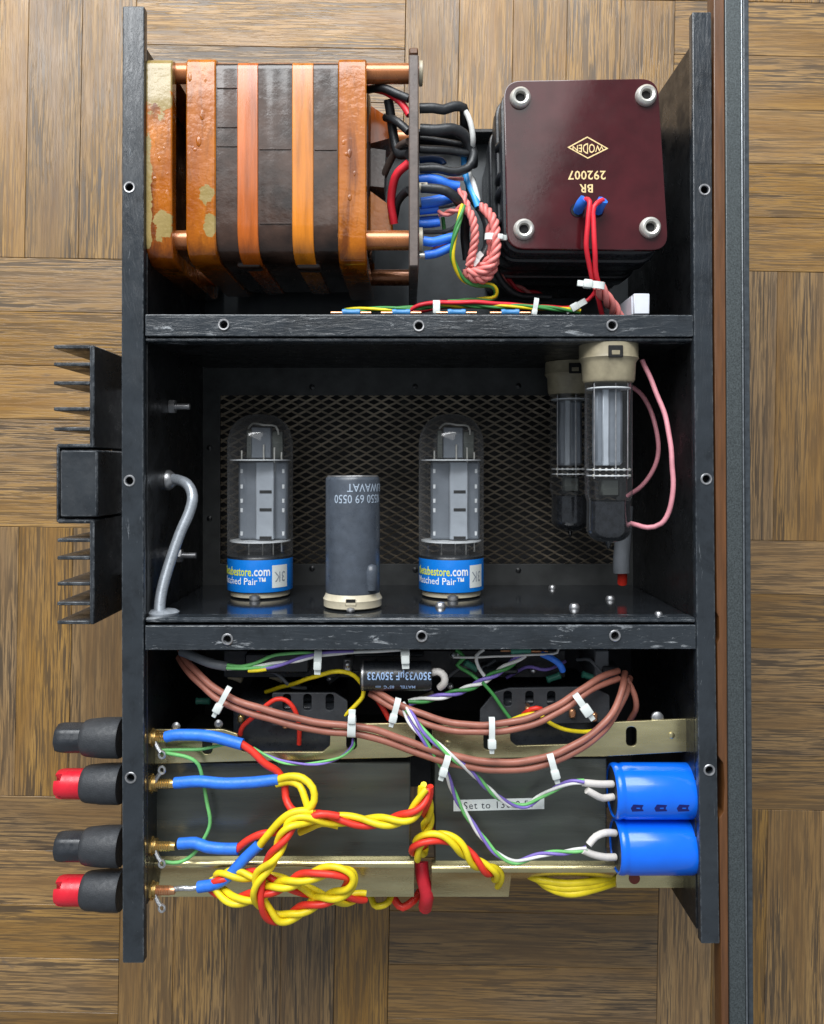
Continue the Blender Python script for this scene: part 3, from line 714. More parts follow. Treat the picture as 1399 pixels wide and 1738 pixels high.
# ------------------------------------------------------------------ cable ties
def tie(px, py, d, ang, label, n_len=34, wpx=8, head=14, side=1, g='white nylon cable ties'):
    s = PX(1, d); c = P(px, py, d); rt = Matrix.Rotation(R(-ang), 3, 'Z')
    t = thing('cable_tie', label, 'cable tie', c, g)
    b = MB(); Lh = n_len * s / 2
    path = []
    for k in range(17):
        a = math.pi * (k / 16); path.append((-math.cos(a) * Lh, 0, math.sin(a) * .0018 - .0004))
    vs = []; fs = []
    for (x, y, z) in path:
        for (yy, zz) in ((-wpx * s / 2, 0), (wpx * s / 2, 0), (wpx * s / 2, -.0009), (-wpx * s / 2, -.0009)):
            vs.append(c + rt @ Vector((x, yy, z + zz)))
    for i in range(16):
        for q in range(4): fs.append((i * 4 + q, i * 4 + (q + 1) % 4, i * 4 + 4 + (q + 1) % 4, i * 4 + 4 + q))
    fs += [(0, 1, 2, 3), (64, 65, 66, 67)]; b.add(vs, fs); b.build('strap', mTie, t, 40)
    hc = c + rt @ Vector((side * Lh, 0, .0006)); hh = head * s / 2
    MB().box(hc - Vector((hh, hh * .95, .0016)), hc + Vector((hh, hh * .95, .0018)), .0006, 2, rt).build('head', mTie, t)
    e = hc + rt @ Vector((side * head * s * .75, 0, -.0004))
    MB().box(e - Vector((head * s * .4, wpx * s * .42, .0005)), e + Vector((head * s * .4, wpx * s * .42, .0005)), .0002, 1, rt).build('tail', mTie, t)
    return t
tie(1012, 484, -3, 186, 'white cable tie gripping the red leads below the maroon plate', 30, 12, 15)
tie(836, 402, 8, 5, 'white cable tie holding the salmon coil to the black cable', 26, 11, 10)
tie(812, 437, 14, 130, 'grey white cable tie at the bottom of the salmon twist', 22, 10, 15)
tie(741, 518, 14, 90, 'small cable tie on the red and green wires left of the divider hole', 18, 12, 13)
tie(909, 518, 16, 100, 'dull cable tie on the bundle under the maroon plate', 26, 8, 10)
tie(985, 516, 18, 150, 'white cable tie beside the red leads along the divider', 24, 10, 14)

# ------------------------------------------------------------------ wiring between the two transformers
SG = 'black sleeved leads between the transformers'
wire('black_lead', 'uppermost thick black lead bending down from the tag board', 'wire', mBlackW, [(712, 184, 8), (735, 183, 8), (752, 186, 9), (770, 180, 10), (787, 182, 12), (789, 200, 16), (790, 222, 22), (800, 250, 28)], 8.5, SG)
wire('black_lead', 'thick black lead second from top on the tag board', 'wire', mBlackW, [(712, 221, 10), (740, 222, 10), (768, 220, 11), (786, 228, 14), (798, 245, 18), (803, 265, 20), (802, 280, 24)], 10, SG)
wire('black_lead', 'dark lead third from top, in the shade of the thick one', 'wire', mBlackW, [(712, 236, 22), (745, 238, 22), (780, 244, 22), (797, 250, 24)], 5, SG)
wire('black_lead', 'black lead ending at a white wire tip beside the board', 'wire', mBlackW, [(712, 252, 14), (740, 254, 15), (770, 258, 17), (796, 261, 19), (803, 261, 20)], 7, SG)
wire('black_lead', 'black lead looping back under the white wire to the board', 'wire', mBlackW, [(712, 287, 12), (745, 288, 12), (772, 292, 13), (795, 284, 15), (803, 268, 16), (803, 255, 18), (795, 238, 20)], 7.5, SG)
wire('white_wire', 'white wire hanging past the ends of the black leads', 'wire', mWhite, [(784, 181, 12), (793, 196, 12), (800, 218, 13), (803, 240, 15), (800, 262, 22), (797, 290, 24), (803, 308, 20), (808, 330, 18), (812, 348, 18)], 4.8)
wire('blue_wire', 'bright blue wire behind the looping black lead', 'wire', mSkyBlue, [(787, 258, 24), (788, 285, 24), (792, 303, 22), (799, 322, 20), (807, 338, 18), (813, 352, 17)], 6)
wire('black_cable', 'thick black cable through the white tie in the salmon coil', 'cable', mBlackW, [(797, 306, 24), (803, 335, 20), (822, 362, 18), (832, 388, 16), (830, 415, 16), (817, 438, 16), (800, 452, 18)], 9)
wire('black_cable', 'black cable curving from a cream bush on the tag board', 'cable', mBlackW, [(716, 318, 6), (738, 320, 6), (758, 324, 6), (774, 336, 8), (783, 352, 14), (789, 375, 22), (790, 405, 30), (794, 440, 34)], 8.5)
MB_ = MB(); MB_.lathe([(PX(8, 6), 0), (PX(8, 6), PX(14, 6))], P(711.5, 318, 6), (1, 0, 0), 16); tag(MB_.build('bush', mCream, None, 40, P(711, 318, 6)), 'cream bush where the curved black cable meets the tag board', 'bush')
BG = 'blue sleeved tags on the tag board'
for pts, r, lb in [([(712, 306, 14), (730, 304, 14), (748, 308, 14), (760, 314, 15), (778, 318, 16)], 9, 'uppermost blue sleeved lead, above the curved black cable'),
                   ([(716, 345, 14), (740, 342, 14), (760, 338, 15), (768, 334, 16)], 9.5, 'broad blue sleeve just below the curved black cable'),
                   ([(712, 358, 16), (730, 357, 16), (744, 356, 16)], 6.5, 'short blue sleeve, narrow one at the pink crossing'),
                   ([(712, 372, 20), (730, 371, 20), (745, 370, 20)], 5, 'thin shaded blue sleeve under the pink crossing'),
                   ([(712, 381, 16), (730, 380, 16), (747, 378, 16)], 7, 'blue sleeve directly below the pink crossing'),
                   ([(718, 408, 8), (735, 410, 8), (752, 407, 9), (770, 404, 10)], 8, 'blue sleeved lead at the white washer'),
                   ([(722, 434, 10), (740, 431, 10), (756, 424, 10), (768, 418, 11)], 7.5, 'lowest blue sleeved lead of the tag board')]:
    wire('blue_sleeve', lb, 'wire sleeve', mBlueSl, pts, r, BG)
wire('blue_sleeve', 'navy blue sleeve in the shade between the black loop leads', 'wire sleeve', M('navy_sleeving', (.012, .05, .16), .45, 0, .2, 150), [(712, 272, 22), (732, 271, 22), (748, 274, 22), (753, 279, 22)], 6)
wire('grey_wire', 'thin grey wire beneath the broad blue sleeve on the tag board', 'wire', mGreyW, [(712, 350, 28), (745, 352, 26), (770, 348, 26), (795, 330, 26)], 3.5)
wire('grey_wire', 'thin grey wire between the pink crossing and the white washer', 'wire', mGreyW, [(714, 394, 24), (740, 395, 24), (765, 390, 24), (783, 372, 24)], 3.5)
wire('teal_wire', 'thin dark green wire dropping behind the blue sleeves', 'wire', mDkGreen, [(752, 368, 24), (754, 385, 24), (754, 402, 26), (750, 425, 30)], 3.2)
wire('brass_stub', 'small bare lug at the end of the lowest blue sleeve', 'lug', mNickel, [(711, 435, 10), (717, 434.5, 10), (724, 434, 10)], 4.5)
PK = 'salmon pink twisted wires'
twist('pink_twist', 'short salmon pair crossing beside the blue sleeves', 'wire', [mPink, mPink], [(745, 362, 14), (755, 363, 12), (765, 360, 10), (778, 356, 9), (786, 350, 9)], 3.2, .012, None, PK)
twist('pink_twist', 'salmon pair beside the uppermost blue sleeve', 'wire', [mPink, mPink], [(778, 322, 16), (786, 330, 14), (791, 342, 12), (792, 354, 11)], 3.6, .012, None, PK)
wire('pink_wire', 'short pink wire between the looping black lead and blue sleeve', 'wire', mPink, [(755, 309, 16), (766, 304, 17), (786, 304, 19)], 3, PK)
wire('pink_wire', 'pink wire between the two lowest blue sleeves', 'wire', mPink, [(730, 428, 12), (742, 418, 10), (755, 415, 10), (764, 411, 11)], 3.2, PK)
twist('pink_twist', 'left run of the salmon coil beside the black cable', 'wire', [mPink, mPink, mPink], [(790, 352, 10), (800, 366, 8), (805, 385, 8), (806, 405, 9), (802, 430, 11), (796, 452, 12)], 3.6, .011, None, PK)
twist('pink_twist', 'right run of the salmon coil passing through the white tie', 'wire', [mPink, mPink, mPink], [(818, 350, 14), (828, 360, 11), (838, 375, 9), (842, 400, 8), (842, 425, 8), (834, 448, 9), (815, 462, 11), (794, 462, 12)], 4.1, .012, None, PK)
twist('pink_twist', 'middle run of the salmon coil behind the white tie', 'wire', [mPink, mPink, mPink], [(824, 366, 18), (833, 392, 15), (834, 420, 15), (826, 446, 15), (806, 458, 15)], 4.0, .012, None, PK)
twist('pink_twist', 'outer run of the salmon coil sweeping round the bottom', 'wire', [mPink, mPink, mPink], [(832, 385, 14), (835, 410, 13), (838, 432, 13), (838, 452, 13), (824, 472, 13), (802, 470, 13), (790, 458, 13)], 4.3, .012, None, PK)
GY = 'green and yellow earth wires'
twist('earth_wire', 'green and yellow wire curling down beside the salmon coil', 'wire', [mDkGreen, mDkGreen, mYel], [(786, 348, 6), (782, 365, 5), (775, 390, 5), (769, 415, 6), (769, 440, 8), (778, 462, 11), (792, 478, 14), (815, 484, 16), (835, 485, 18), (843, 495, 20), (836, 506, 22), (800, 510, 22), (760, 513, 20)], 3.0, .030, .0006, GY)
twist('earth_wire', 'green and yellow wire lying along the upper divider', 'wire', [mDkGreen, mDkGreen, mYel], [(585, 527, 22), (620, 525, 20), (700, 523, 18), (760, 518, 16), (830, 520, 16), (900, 521, 16), (985, 528, 18)], 2.8, .034, .0006, GY)
RW = 'red wires along the upper divider'
wire('red_wire', 'upper red wire along the divider from the tag board', 'wire', mRed2, [(697, 527, 18), (712, 518, 16), (745, 513, 14), (800, 513, 14), (860, 517, 16), (920, 520, 18), (975, 524, 20)], 3.6, RW)
wire('red_wire', 'lower red wire along the divider under the green one', 'wire', mRed2, [(700, 530, 22), (760, 521, 20), (850, 522, 22), (930, 524, 22), (970, 522, 22), (1000, 508, 22), (1010, 495, 20)], 3.4, RW)
twist('dull_pair', 'dull red pair fading into shadow under the maroon plate', 'wire', [mRed2, mPink], [(845, 455, 60), (862, 478, 62), (885, 492, 64), (920, 503, 64)], 3.5, .02)
wire('black_cable', 'black cable lying in shadow below the salmon coil', 'cable', mBlackW, [(838, 445, 50), (850, 475, 54), (880, 500, 56), (935, 505, 58)], 6)
rg = 'blue resistors peeping over the upper divider'
for x, lb in [(596, 'blue resistor furthest left along the upper divider'), (681, 'blue resistor left of the small cable tie on the divider'), (775, 'blue resistor right of the middle divider hole'), (866, 'blue resistor furthest right along the upper divider')]:
    t = thing('resistor', lb, 'resistor', P(x, 530, 8), rg); s = PX(1, 8)
    MB().lathe([(1, -17 * s * 1), (5.2 * s, -15 * s), (5.6 * s, -10 * s), (4.6 * s, -7 * s), (4.6 * s, 7 * s), (5.6 * s, 10 * s), (5.2 * s, 15 * s), (1e-6, 17 * s)][1:], P(x, 530, 8), (1, 0, 0), 16).build('body', mResB, t)
    MB().tube(smooth_path([P(x - 34, 531, 8), P(x + 34, 531, 8)]), 2.0 * s, 8).build('wire_lead', mCopper, t)
tb = thing('relay_block', 'pale grey block standing at the divider near the front bar', 'component', P(1090, 515, 20))
MB().pbox(1076, 1103, 498, 533, 4, 30, .0004).build('case', mRelay, tb); 
MB().pbox(1072, 1076.2, 503, 534, 6, 30, .0002).build('side_flange', mRelay, tb)

# ------------------------------------------------------------------ valves in the middle bay
def bulb(rad, y0, y1, dome, n=10):      # profile from base y0 (mm along axis) to tip
    prof = [(rad, y0)]
    for k in range(n + 1):
        a = math.pi / 2 * k / n; prof.append((max(rad * math.cos(a) ** .75 if k < n else 0, 1e-6), y1 - dome + dome * math.sin(a)))
    return prof
def lathe_uv(name, prof, p0, axis, mat, parent, n=40, u=None):
    b = MB(); ax = Vector(axis).normalized(); uu = Vector((0, 0, 1)); v = ax.cross(uu); vs = []; fs = []
    for (r, t) in prof:
        for k in range(n):
            a = 2 * math.pi * k / n; vs.append(Vector(p0) + ax * t + (uu * math.cos(a) + v * math.sin(a)) * max(r, 1e-6))
    for i in range(len(prof) - 1):
        for k in range(n): fs.append((i * n + k, i * n + (k + 1) % n, (i + 1) * n + (k + 1) % n, (i + 1) * n + k))
    me = bpy.data.meshes.new(name); me.from_pydata(vs, [], fs)
    if u:
        ul = me.uv_layers.new(name='along')
        for lp in me.loops: ul.data[lp.index].uv = (u[lp.vertex_index // n], 0)
    bm = bmesh.new(); bm.from_mesh(me); bmesh.ops.recalc_face_normals(bm, faces=bm.faces); bm.to_mesh(me); bm.free()
    return finish(me, name, mat, parent, 60)
pd = 72; s = PX(1, pd); base = Vector((P(442, 0, pd).x, sh_y, H - pd * .001))
def ya(py): return P(0, py, pd).y - sh_y
pv = thing('power_valve', 'left clear glass valve with bright blue label band standing on the shelf', 'valve', base, 'large glass valves on the shelf')
cx = base.x; cz = base.z
def vb(x0, x1, y0, y1, z0, z1, bev=.0002): return MB().box((P(x0, 0, pd).x, P(0, y0, pd).y, cz + z0), (P(x1, 0, pd).x, P(0, y1, pd).y, cz + z1), bev)
MB().lathe([(46 * s, .0003), (50 * s, .001), (50 * s, ya(999))], base, (0, 1, 0), 40).build('socket', mCream, pv)
MB().lathe([(9 * s, 0), (9 * s, 6 * s), (4 * s, 8 * s)], base + Vector((0, .0002, 50 * s)), (0, 1, 0), 16).build('socket_lug', mSteel, pv)
MB().lathe([(53 * s, ya(999)), (54.5 * s, ya(997)), (54.5 * s, ya(944)), (53 * s, ya(941)), (40 * s, ya(940))], base, (0, 1, 0), 48).build('valve_base', mPlastS, pv)
lbl = lathe_uv('label_band', [(54.8 * s, ya(998)), (55 * s, ya(997)), (55 * s, ya(946)), (54.8 * s, ya(945))], base, (0, 1, 0), mLabelB, pv, 56)
rl = 55 * s
wrap_text('label_lettering', 'thetubestore', PX(20, pd), (cx, P(0, 964.5, pd).y, cz), 'Y', rl, -.72, False, mLabelY, lbl, .0001, .66)
wrap_text('label_lettering', '.com', PX(21, pd), (cx, P(0, 964, pd).y, cz), 'Y', rl, .20, False, mLabelW, lbl, .00012, .74)
wrap_text('label_lettering', 'Matched Pair™', PX(16, pd), (cx, P(0, 980, pd).y, cz), 'Y', rl, -.5, False, mLabelW, lbl, .00003, .95)
b = MB(); nseg = 8; vs = []; fs = []
for i in range(nseg + 1):
    a = .53 + .56 * i / nseg
    for py in (954, 991): vs.append((cx + (rl + .0001) * math.sin(a), P(0, py, pd).y, cz + (rl + .0001) * math.cos(a)))
fs = [(2 * i, 2 * i + 1, 2 * i + 3, 2 * i + 2) for i in range(nseg)]
b.add(vs, fs); st_ = b.build('sticker', mPaperW, lbl, 60)
wrap_text('sticker_scribble', '3K', PX(24, pd), (cx, P(0, 972, pd).y, cz), 'Y', rl + .00008, .80, True, mAnodeL, lbl, 0, .8)
gp = bulb(55 * s, ya(941), ya(703), 52 * s)
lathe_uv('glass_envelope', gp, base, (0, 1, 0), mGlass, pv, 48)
nd = len(gp); lathe_uv('getter_film', [(max(r * .985, 1e-6), t - .0002) for r, t in gp[1:]], base, (0, 1, 0), mGetter, pv, 40, [1 - i / (nd - 2) * 1.0 for i in range(nd - 1)])
vb(407, 490, 783, 915, -.005, .004, .0012).build('anode', mAnode, pv)
vb(438, 469, 784, 914, .0042, .0075, .0006).build('anode_rib', mAnodeL, pv)
for y in (834, 864, 911): vb(445, 465, y - 2.5, y + 2.5, .0074, .0078, 0).build('anode_slot', mHole, pv)
for x in (413, 483):
    for y in (800, 826, 850, 866, 905): vb(x - 2, x + 2, y - 4, y + 3, .0039, .0044, .0001).build('crimp', mMica, pv)
for y in (781, 917): MB().lathe([(51 * s, -.0003), (51 * s, .0003)], base + Vector((0, ya(y), 0)), (0, 1, 0), 40).build('mica_spacer', mMica, pv)
vb(428, 462, 725, 778, -.003, .003, .0006).build('getter_plate', mAnode, pv); vb(462, 481, 732, 778, -.004, .001, .0004).build('getter_plate', mCan, pv)
vb(418, 428, 730, 778, -.004, .0, .0004).build('getter_plate', mCan, pv)
b = MB(); b.tube(smooth_path([base + Vector(((x - 442) * s, ya(y), z)) for x, y, z in [(422, 727, 0), (432, 719, .004), (450, 722, .006), (470, 724, .004), (474, 738, .002)]]), .0006, 6); b.build('getter_ring', mNickel, pv)
for x, y0, y1 in [(413, 765, 781), (450, 755, 781), (468, 760, 800), (480, 768, 781), (425, 917, 942), (448, 917, 942), (466, 917, 942), (480, 917, 935)]:
    MB().tube([base + Vector(((x - 442) * s, ya(y0), .004)), base + Vector(((x - 442) * s, ya((y0 + y1) / 2), .0045)), base + Vector(((x - 442) * s, ya(y1), .004))], .0005, 6).build('support_wire', mNickel, pv)
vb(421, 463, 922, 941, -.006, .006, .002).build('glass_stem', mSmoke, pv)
pv2 = copy_tree(pv); pv2.location = base + Vector(((766 - 442) * s, 0, 0))
pv2['label'] = 'right clear glass valve with blue label band, between grey can and small valves'

# grey capacitor can
cd = 34; s = PX(1, cd); cb_ = Vector((P(599, 0, cd).x, sh_y, H - cd * .001)); yc = lambda py: P(0, py, cd).y - sh_y
cc_ = thing('capacitor_can', 'dark grey cylindrical capacitor in a cream socket between the glass valves', 'capacitor', cb_)
so = MB(); so.lathe([(44 * s, .0002), (49 * s, .0012), (49 * s, 12 * s), (50 * s, 16 * s), (47 * s, 21 * s), (45 * s, yc(1003))], cb_, (0, 1, 0), 48); so = so.build('socket', mCream, cc_)
MB().box(cb_ + Vector((-9 * s, .003, 47.5 * s)), cb_ + Vector((9 * s, 21 * s, 49.8 * s)), .0003).build('slot_tongue', mCream, so)
MB().box(cb_ + Vector((-8 * s, 15 * s, 49 * s)), cb_ + Vector((8 * s, 21 * s, 50 * s)), .0002).build('slot', mHole, so)
MB().lathe([(7 * s, 0), (8 * s, 3 * s), (5 * s, 6 * s), (0, 7 * s)], cb_ + Vector((0, .0003, 49 * s)), (0, 1, 0), 14).build('rivet', mSteel, so)
MB().lathe([(45.5 * s, yc(1004)), (46 * s, yc(1001)), (46 * s, yc(815)), (45.4 * s, yc(811)), (43 * s, yc(808.5)), (40 * s, yc(808.5)), (39 * s, yc(811)), (1e-6, yc(811))], cb_, (0, 1, 0), 56).build('sleeve', mCanGrey, cc_)
MB().lathe([(38.8 * s, yc(811.2)), (39.5 * s, yc(807.5)), (42 * s, yc(807)), (44 * s, yc(809))], cb_, (0, 1, 0), 48).build('rim', mSteel, cc_)
b = MB(); a = R(47); q = cb_ + Vector((math.sin(a) * 45 * s, yc(975), math.cos(a) * 45 * s))
b.lathe([(1e-6, -24 * s), (9 * s, -22 * s), (11 * s, -10 * s), (11 * s, 10 * s), (8 * s, 19 * s), (1e-6, 22 * s)], q, (0, 1, 0), 16); b.build('sleeve_bulge', mCanGrey, cc_, 60)
wrap_text('printed_mark', 'TUWAVAT', PX(19, cd), (cb_.x, P(0, 826, cd).y, cb_.z), 'Y', 46 * s, .72, True, mWhiteInk, cc_, .00002, .85)
wrap_text('printed_mark', '0550 69 0550', PX(20, cd), (cb_.x, P(0, 844.5, cd).y, cb_.z), 'Y', 46 * s, .32, True, mWhiteInk, cc_, .00002, .8)

# small valves hanging from the upper divider
nd_ = 16; s = PX(1, nd_); wy = P(0, 577.5, 0).y
def small_valve(xc):
    bs_ = Vector((P(xc, 0, nd_).x, wy, H - nd_ * .001)); yn = lambda py: wy - P(0, py, nd_).y
    t = thing('small_valve', 'front small glass valve hanging in a cream socket, in front of its twin', 'valve', bs_, 'small valves hanging from the divider')
    k = (0, -1, 0)
    so = MB().lathe([(49 * s, .0002), (49 * s, yn(606)), (50 * s, yn(610)), (47 * s, yn(614)), (45 * s, yn(618)), (43.5 * s, yn(646)), (41 * s, yn(650)), (38 * s, yn(650))], bs_, k, 48).build('socket', mCreamD, t)
    MB().box(bs_ + Vector((-12 * s, -yn(593), 47 * s)), bs_ + Vector((12 * s, -yn(613), 50.4 * s)), .0003).build('slot', mHole, so)
    MB().box(bs_ + Vector((-7 * s, -yn(601), 49 * s)), bs_ + Vector((7 * s, -yn(609), 51 * s)), .0006).build('lug', mCreamD, so)
    gp = bulb(39.5 * s, yn(648), yn(920), 22 * s)
    gp = gp[:1] + [(39.5 * s, yn(840)), (37 * s, yn(848)), (36 * s, yn(852))] + [(r * .93, tt) for r, tt in gp[1:]]
    gp = gp[:-1] + [(5 * s, yn(921)), (3 * s, yn(930)), (1e-6, yn(932))]
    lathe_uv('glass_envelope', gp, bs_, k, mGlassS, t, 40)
    kk = [(r * .98, tt - .0001) for r, tt in gp[4:]]
    lathe_uv('getter_film', [(36 * s, yn(850))] + kk, bs_, k, mGetDark, t, 40)
    def q(x0, x1, y0, y1, z0, z1, bev=.0002): return MB().box((bs_.x + (x0 - 1033) * s, wy - yn(y0), bs_.z + z0), (bs_.x + (x1 - 1033) * s, wy - yn(y1), bs_.z + z1), bev)
    q(1007, 1055, 662, 790, -.004, .0035, .0015).build('anode', mAnode, t)
    q(1019, 1030, 662, 790, .0034, .0052, .0005).build('anode_rib', mAnodeL, t)
    for y in (797, 807):
        MB().lathe([(37 * s, -.00025), (37 * s, .00025)], bs_ + Vector((0, -yn(y), 0)), k, 36).build('mica_spacer', mMica, t)
        b = MB()
        for i in range(7): b.lathe([(.0002, -.0008), (.0008, -.0004), (.0008, .0004), (.0002, .0008)], bs_ + Vector(((-30 + i * 10) * s, -yn(y), .006 + .002 * math.cos((i - 3) * .5))), k, 8)
        b.build('mica_tips', mNickel, t)
    q(1018, 1050, 812, 843, -.003, .003, .001).build('getter_holder', mCan, t)
    MB().lathe([(37 * s, -.0003), (37 * s, .0003)], bs_ + Vector((0, -yn(660), 0)), k, 36).build('mica_spacer', mMica, t)
    for x in (1004, 1040, 1060): MB().tube([bs_ + Vector(((x - 1033) * s, -yn(652), .0062)), bs_ + Vector(((x - 1033) * s, -yn(730), .0062)), bs_ + Vector(((x - 1033) * s, -yn(812), .0062))], .00035, 8).build('support_wire', mSteel, t)
    return t
sv = small_valve(1033)
sv2 = copy_tree(sv); z2 = 84; sv2.location = Vector((P(968, 0, z2).x, wy, H - z2 * .001)); sv2['label'] = 'rear small glass valve in shadow behind and left of its twin'
wire('pink_wire', 'pale pink wire looping from the divider to the front small valve', 'wire', mRose, [(1090, 610, 18), (1108, 650, 16), (1128, 705, 12), (1139, 760, 8), (1143, 815, 6), (1138, 860, 6), (1122, 888, 8), (1100, 895, 10), (1084, 891, 14), (1066, 886, 18)], 4.2, 'pink valve leads')
wire('pink_wire', 'darker pink wire bowing behind the pale pink loop', 'wire', mRose, [(1066, 652, 50), (1090, 672, 46), (1108, 705, 42), (1117, 745, 40), (1112, 790, 42), (1090, 825, 46), (1066, 843, 52)], 3.8, 'pink valve leads')
wire('black_sleeved_lead', 'black sleeved lead rising from the shelf behind the front small valve', 'wire', mGreyW, [(1056, 972, 66), (1056, 940, 66), (1058, 900, 66), (1060, 860, 66)], 14)
wire('red_stub', 'red wire stub under the black sleeved lead on the shelf', 'wire', mRed, [(1057, 990, 70), (1057, 978, 68), (1056, 966, 66)], 8)
# conduit
cdn = thing('silver_conduit', 'bent silver grey conduit from the rear plate to the shelf', 'conduit', P(272, 1042, 11))
wire_part('sleeve', mConduit, [(280, 812, 37), (300, 814, 35), (318, 822, 32), (327, 842, 29), (322, 868, 27), (306, 905, 24), (290, 950, 20), (278, 990, 16), (272, 1020, 13), (271, 1043, 11)], 9, cdn, 0, 16)
p = P(271, 1042, 11); MB().lathe([(26 * PX(1), 0), (27 * PX(1), .0012), (22 * PX(1), .0022), (12 * PX(1), .0024)], Vector((p.x + .002, sh_y + .0003, p.z)), (0, 1, 0), 24).build('flange', mConduit, cdn)
p = P(283, 815, 37); wx = P(245, 0, 0).x; MB().lathe([(19 * PX(1), 0), (19 * PX(1), .0015), (12 * PX(1), .004), (10 * PX(1), .0045)], Vector((wx, p.y, p.z)), (1, 0, 0), 20).build('flange', mSteel, cdn)

# ------------------------------------------------------------------ lower bay: two bracketed chokes
def slot(cx_, cy_, w_, h_, d): return rpoly(px2([(cx_ - w_ / 2, cy_ - h_ / 2), (cx_ + w_ / 2, cy_ - h_ / 2), (cx_ + w_ / 2, cy_ + h_ / 2), (cx_ - w_ / 2, cy_ + h_ / 2)], d), PX(w_ * .48, d), 5)
def fold(x0, x1, y0, y1, d0, name, t, notch=None):   # bent lower flange: rolls over at y0 and slopes down to y1
    b = MB(); prof = [(y0 - 10, d0 + 2.1)]                   # raised hem, a shape added so its upper side catches window light
    for k in range(9):
        a = -math.pi * .36 + math.pi * .62 * k / 8; prof.append((y0 + 1 + 8 * math.sin(a), d0 - 1.4 + 2.6 * (1 - math.cos(a))))
    prof += [(VY + (y1 - VY) * sc(d0 + 11) / sc(d0), d0 + 11)]
    up = [P(0, y, d0).y for y, d in prof]; zz = [H - d * .001 for y, d in prof]; xa, xb = P(x0, 0, d0).x, P(x1, 0, d0).x; k = len(prof)
    vs = [(x, up[i], zz[i] - o_) for o_ in (0, .0012) for x in (xa, xb) for i in range(k)]
    fs = []
    for i in range(k - 1):
        fs += [(i, i + 1, k + i + 1, k + i), (2 * k + i, 3 * k + i, 3 * k + i + 1, 2 * k + i + 1), (i, 2 * k + i, 2 * k + i + 1, i + 1), (k + i, k + i + 1, 3 * k + i + 1, 3 * k + i)]
    fs += [(0, k, 3 * k, 2 * k), (k - 1, 3 * k - 1, 4 * k - 1, 2 * k - 1)]
    b.add(vs, fs); return b.build(name, mZinc, t, 30)
D = 20
ck = thing('bracketed_transformer', 'left dark grey transformer in a yellow zinc bracket beside the binding posts', 'transformer', P(480, 1380, 100), 'zinc bracketed transformers in the lower bay')
MB().pbox(259, 697, 1294, 1464, D, 100, .0006).build('lamination_stack', mCan, ck)
br = plate('top_bracket', [rpoly(px2([(250, 1238), (380, 1238), (404, 1246), (404, 1266), (412, 1276), (548, 1276), (560, 1266), (561, 1240), (572, 1229), (705, 1227), (706, 1282), (690, 1286), (420, 1292), (262, 1297), (250, 1290)], D - 3), .0008),
      slot(352, 1265, 17, 30, D - 3), slot(597, 1256, 18, 32, D - 3)], D - 3, 1.6, mZinc, ck, .0003)
fold(262, 703, 1466, 1522, D - 2, 'bottom_bracket', ck)
MB().pbox(395, 575, 1195, 1300, D + 6, 90, .002).build('bobbin', mPlastS, ck)
plate('terminal_frame', [rpoly(px2([(462, 1176), (568, 1176), (590, 1190), (590, 1232), (462, 1232)], D + 2), .001)] + [slot(x, 1192, 14, 28, D + 2) for x in (487, 522, 560)], D + 2, 2, mPlast, ck, .0003)
for x, y in [(447, 1218), (484, 1232), (408, 1222)]: MB().pbox(x - 5, x + 5, y - 8, y + 6, D + 1, D + 8, .0008).build('terminal', mBrass if x != 484 else mCopper, ck)
for x, y in [(372, 1228), (300, 1232)]: MB().lathe([(.0016, 0), (.0022, .001), (.0012, .002)], P(x, y, D), (0, 0, 1), 10).build('bracket_screw', mSteel, ck)
ck2 = thing('bracketed_transformer', 'right dark grey transformer in a yellow zinc bracket beside the blue capacitors', 'transformer', P(960, 1380, 100), 'zinc bracketed transformers in the lower bay')
MB().pbox(738, 1030, 1286, 1470, D, 100, .0006).build('lamination_stack', mCan, ck2)
plate('top_bracket', [rpoly(px2([(733, 1231), (858, 1228), (866, 1236), (867, 1258), (876, 1266), (1000, 1262), (1012, 1250), (1020, 1236), (1034, 1226), (1166, 1220), (1171, 1224), (1171, 1276), (1030, 1284), (735, 1288)], D - 3), .0008),
      slot(1072, 1250, 18, 33, D - 3), slot(830, 1258, 18, 30, D - 3)], D - 3, 1.6, mZinc, ck2, .0003)
fold(733, 868, 1474, 1522, D - 2, 'bottom_bracket', ck2); fold(868, 1046, 1474, 1491, D - 2, 'bottom_bracket', ck2)
MB().pbox(1046, 1184, 1478, 1508, D + 3, D + 5, .0004).build('bracket_ear', mZinc, ck2)
MB().lathe([(.0028, 0), (.0028, .0002)], P(1077, 1491, D + 2.9), (0, 0, 1), 18).build('bracket_hole', mRust, ck2)
MB().pbox(840, 1025, 1185, 1290, D + 6, 90, .002).build('bobbin', mPlastS, ck2)
plate('terminal_frame', [rpoly(px2([(815, 1205), (840, 1175), (865, 1168), (1005, 1166), (1035, 1180), (1035, 1226), (815, 1232)], D + 2), .001)] + [slot(x, 1186, 14, 26, D + 2) for x in (862, 899, 936, 974)], D + 2, 2, mPlast, ck2, .0003)
for x, y in [(972, 1212), (1009, 1218), (897, 1208)]: MB().pbox(x - 5, x + 6, y - 8, y + 8, D, D + 8, .0008).build('terminal', mCopper, ck2)
MB().lathe([(.003, 0), (.003, .0016), (.0018, .0024)], P(1115, 1217, D), (0, 0, 1), 14).build('bracket_screw', mSteel, ck2)
pl_ = thing('paper_label', 'white paper strip with handwriting stuck on the right grey transformer', 'label', P(847, 1366, D))
q = [P(x, y, D - .15) for x, y in [(770, 1358), (924, 1354), (924, 1373), (770, 1377)]]
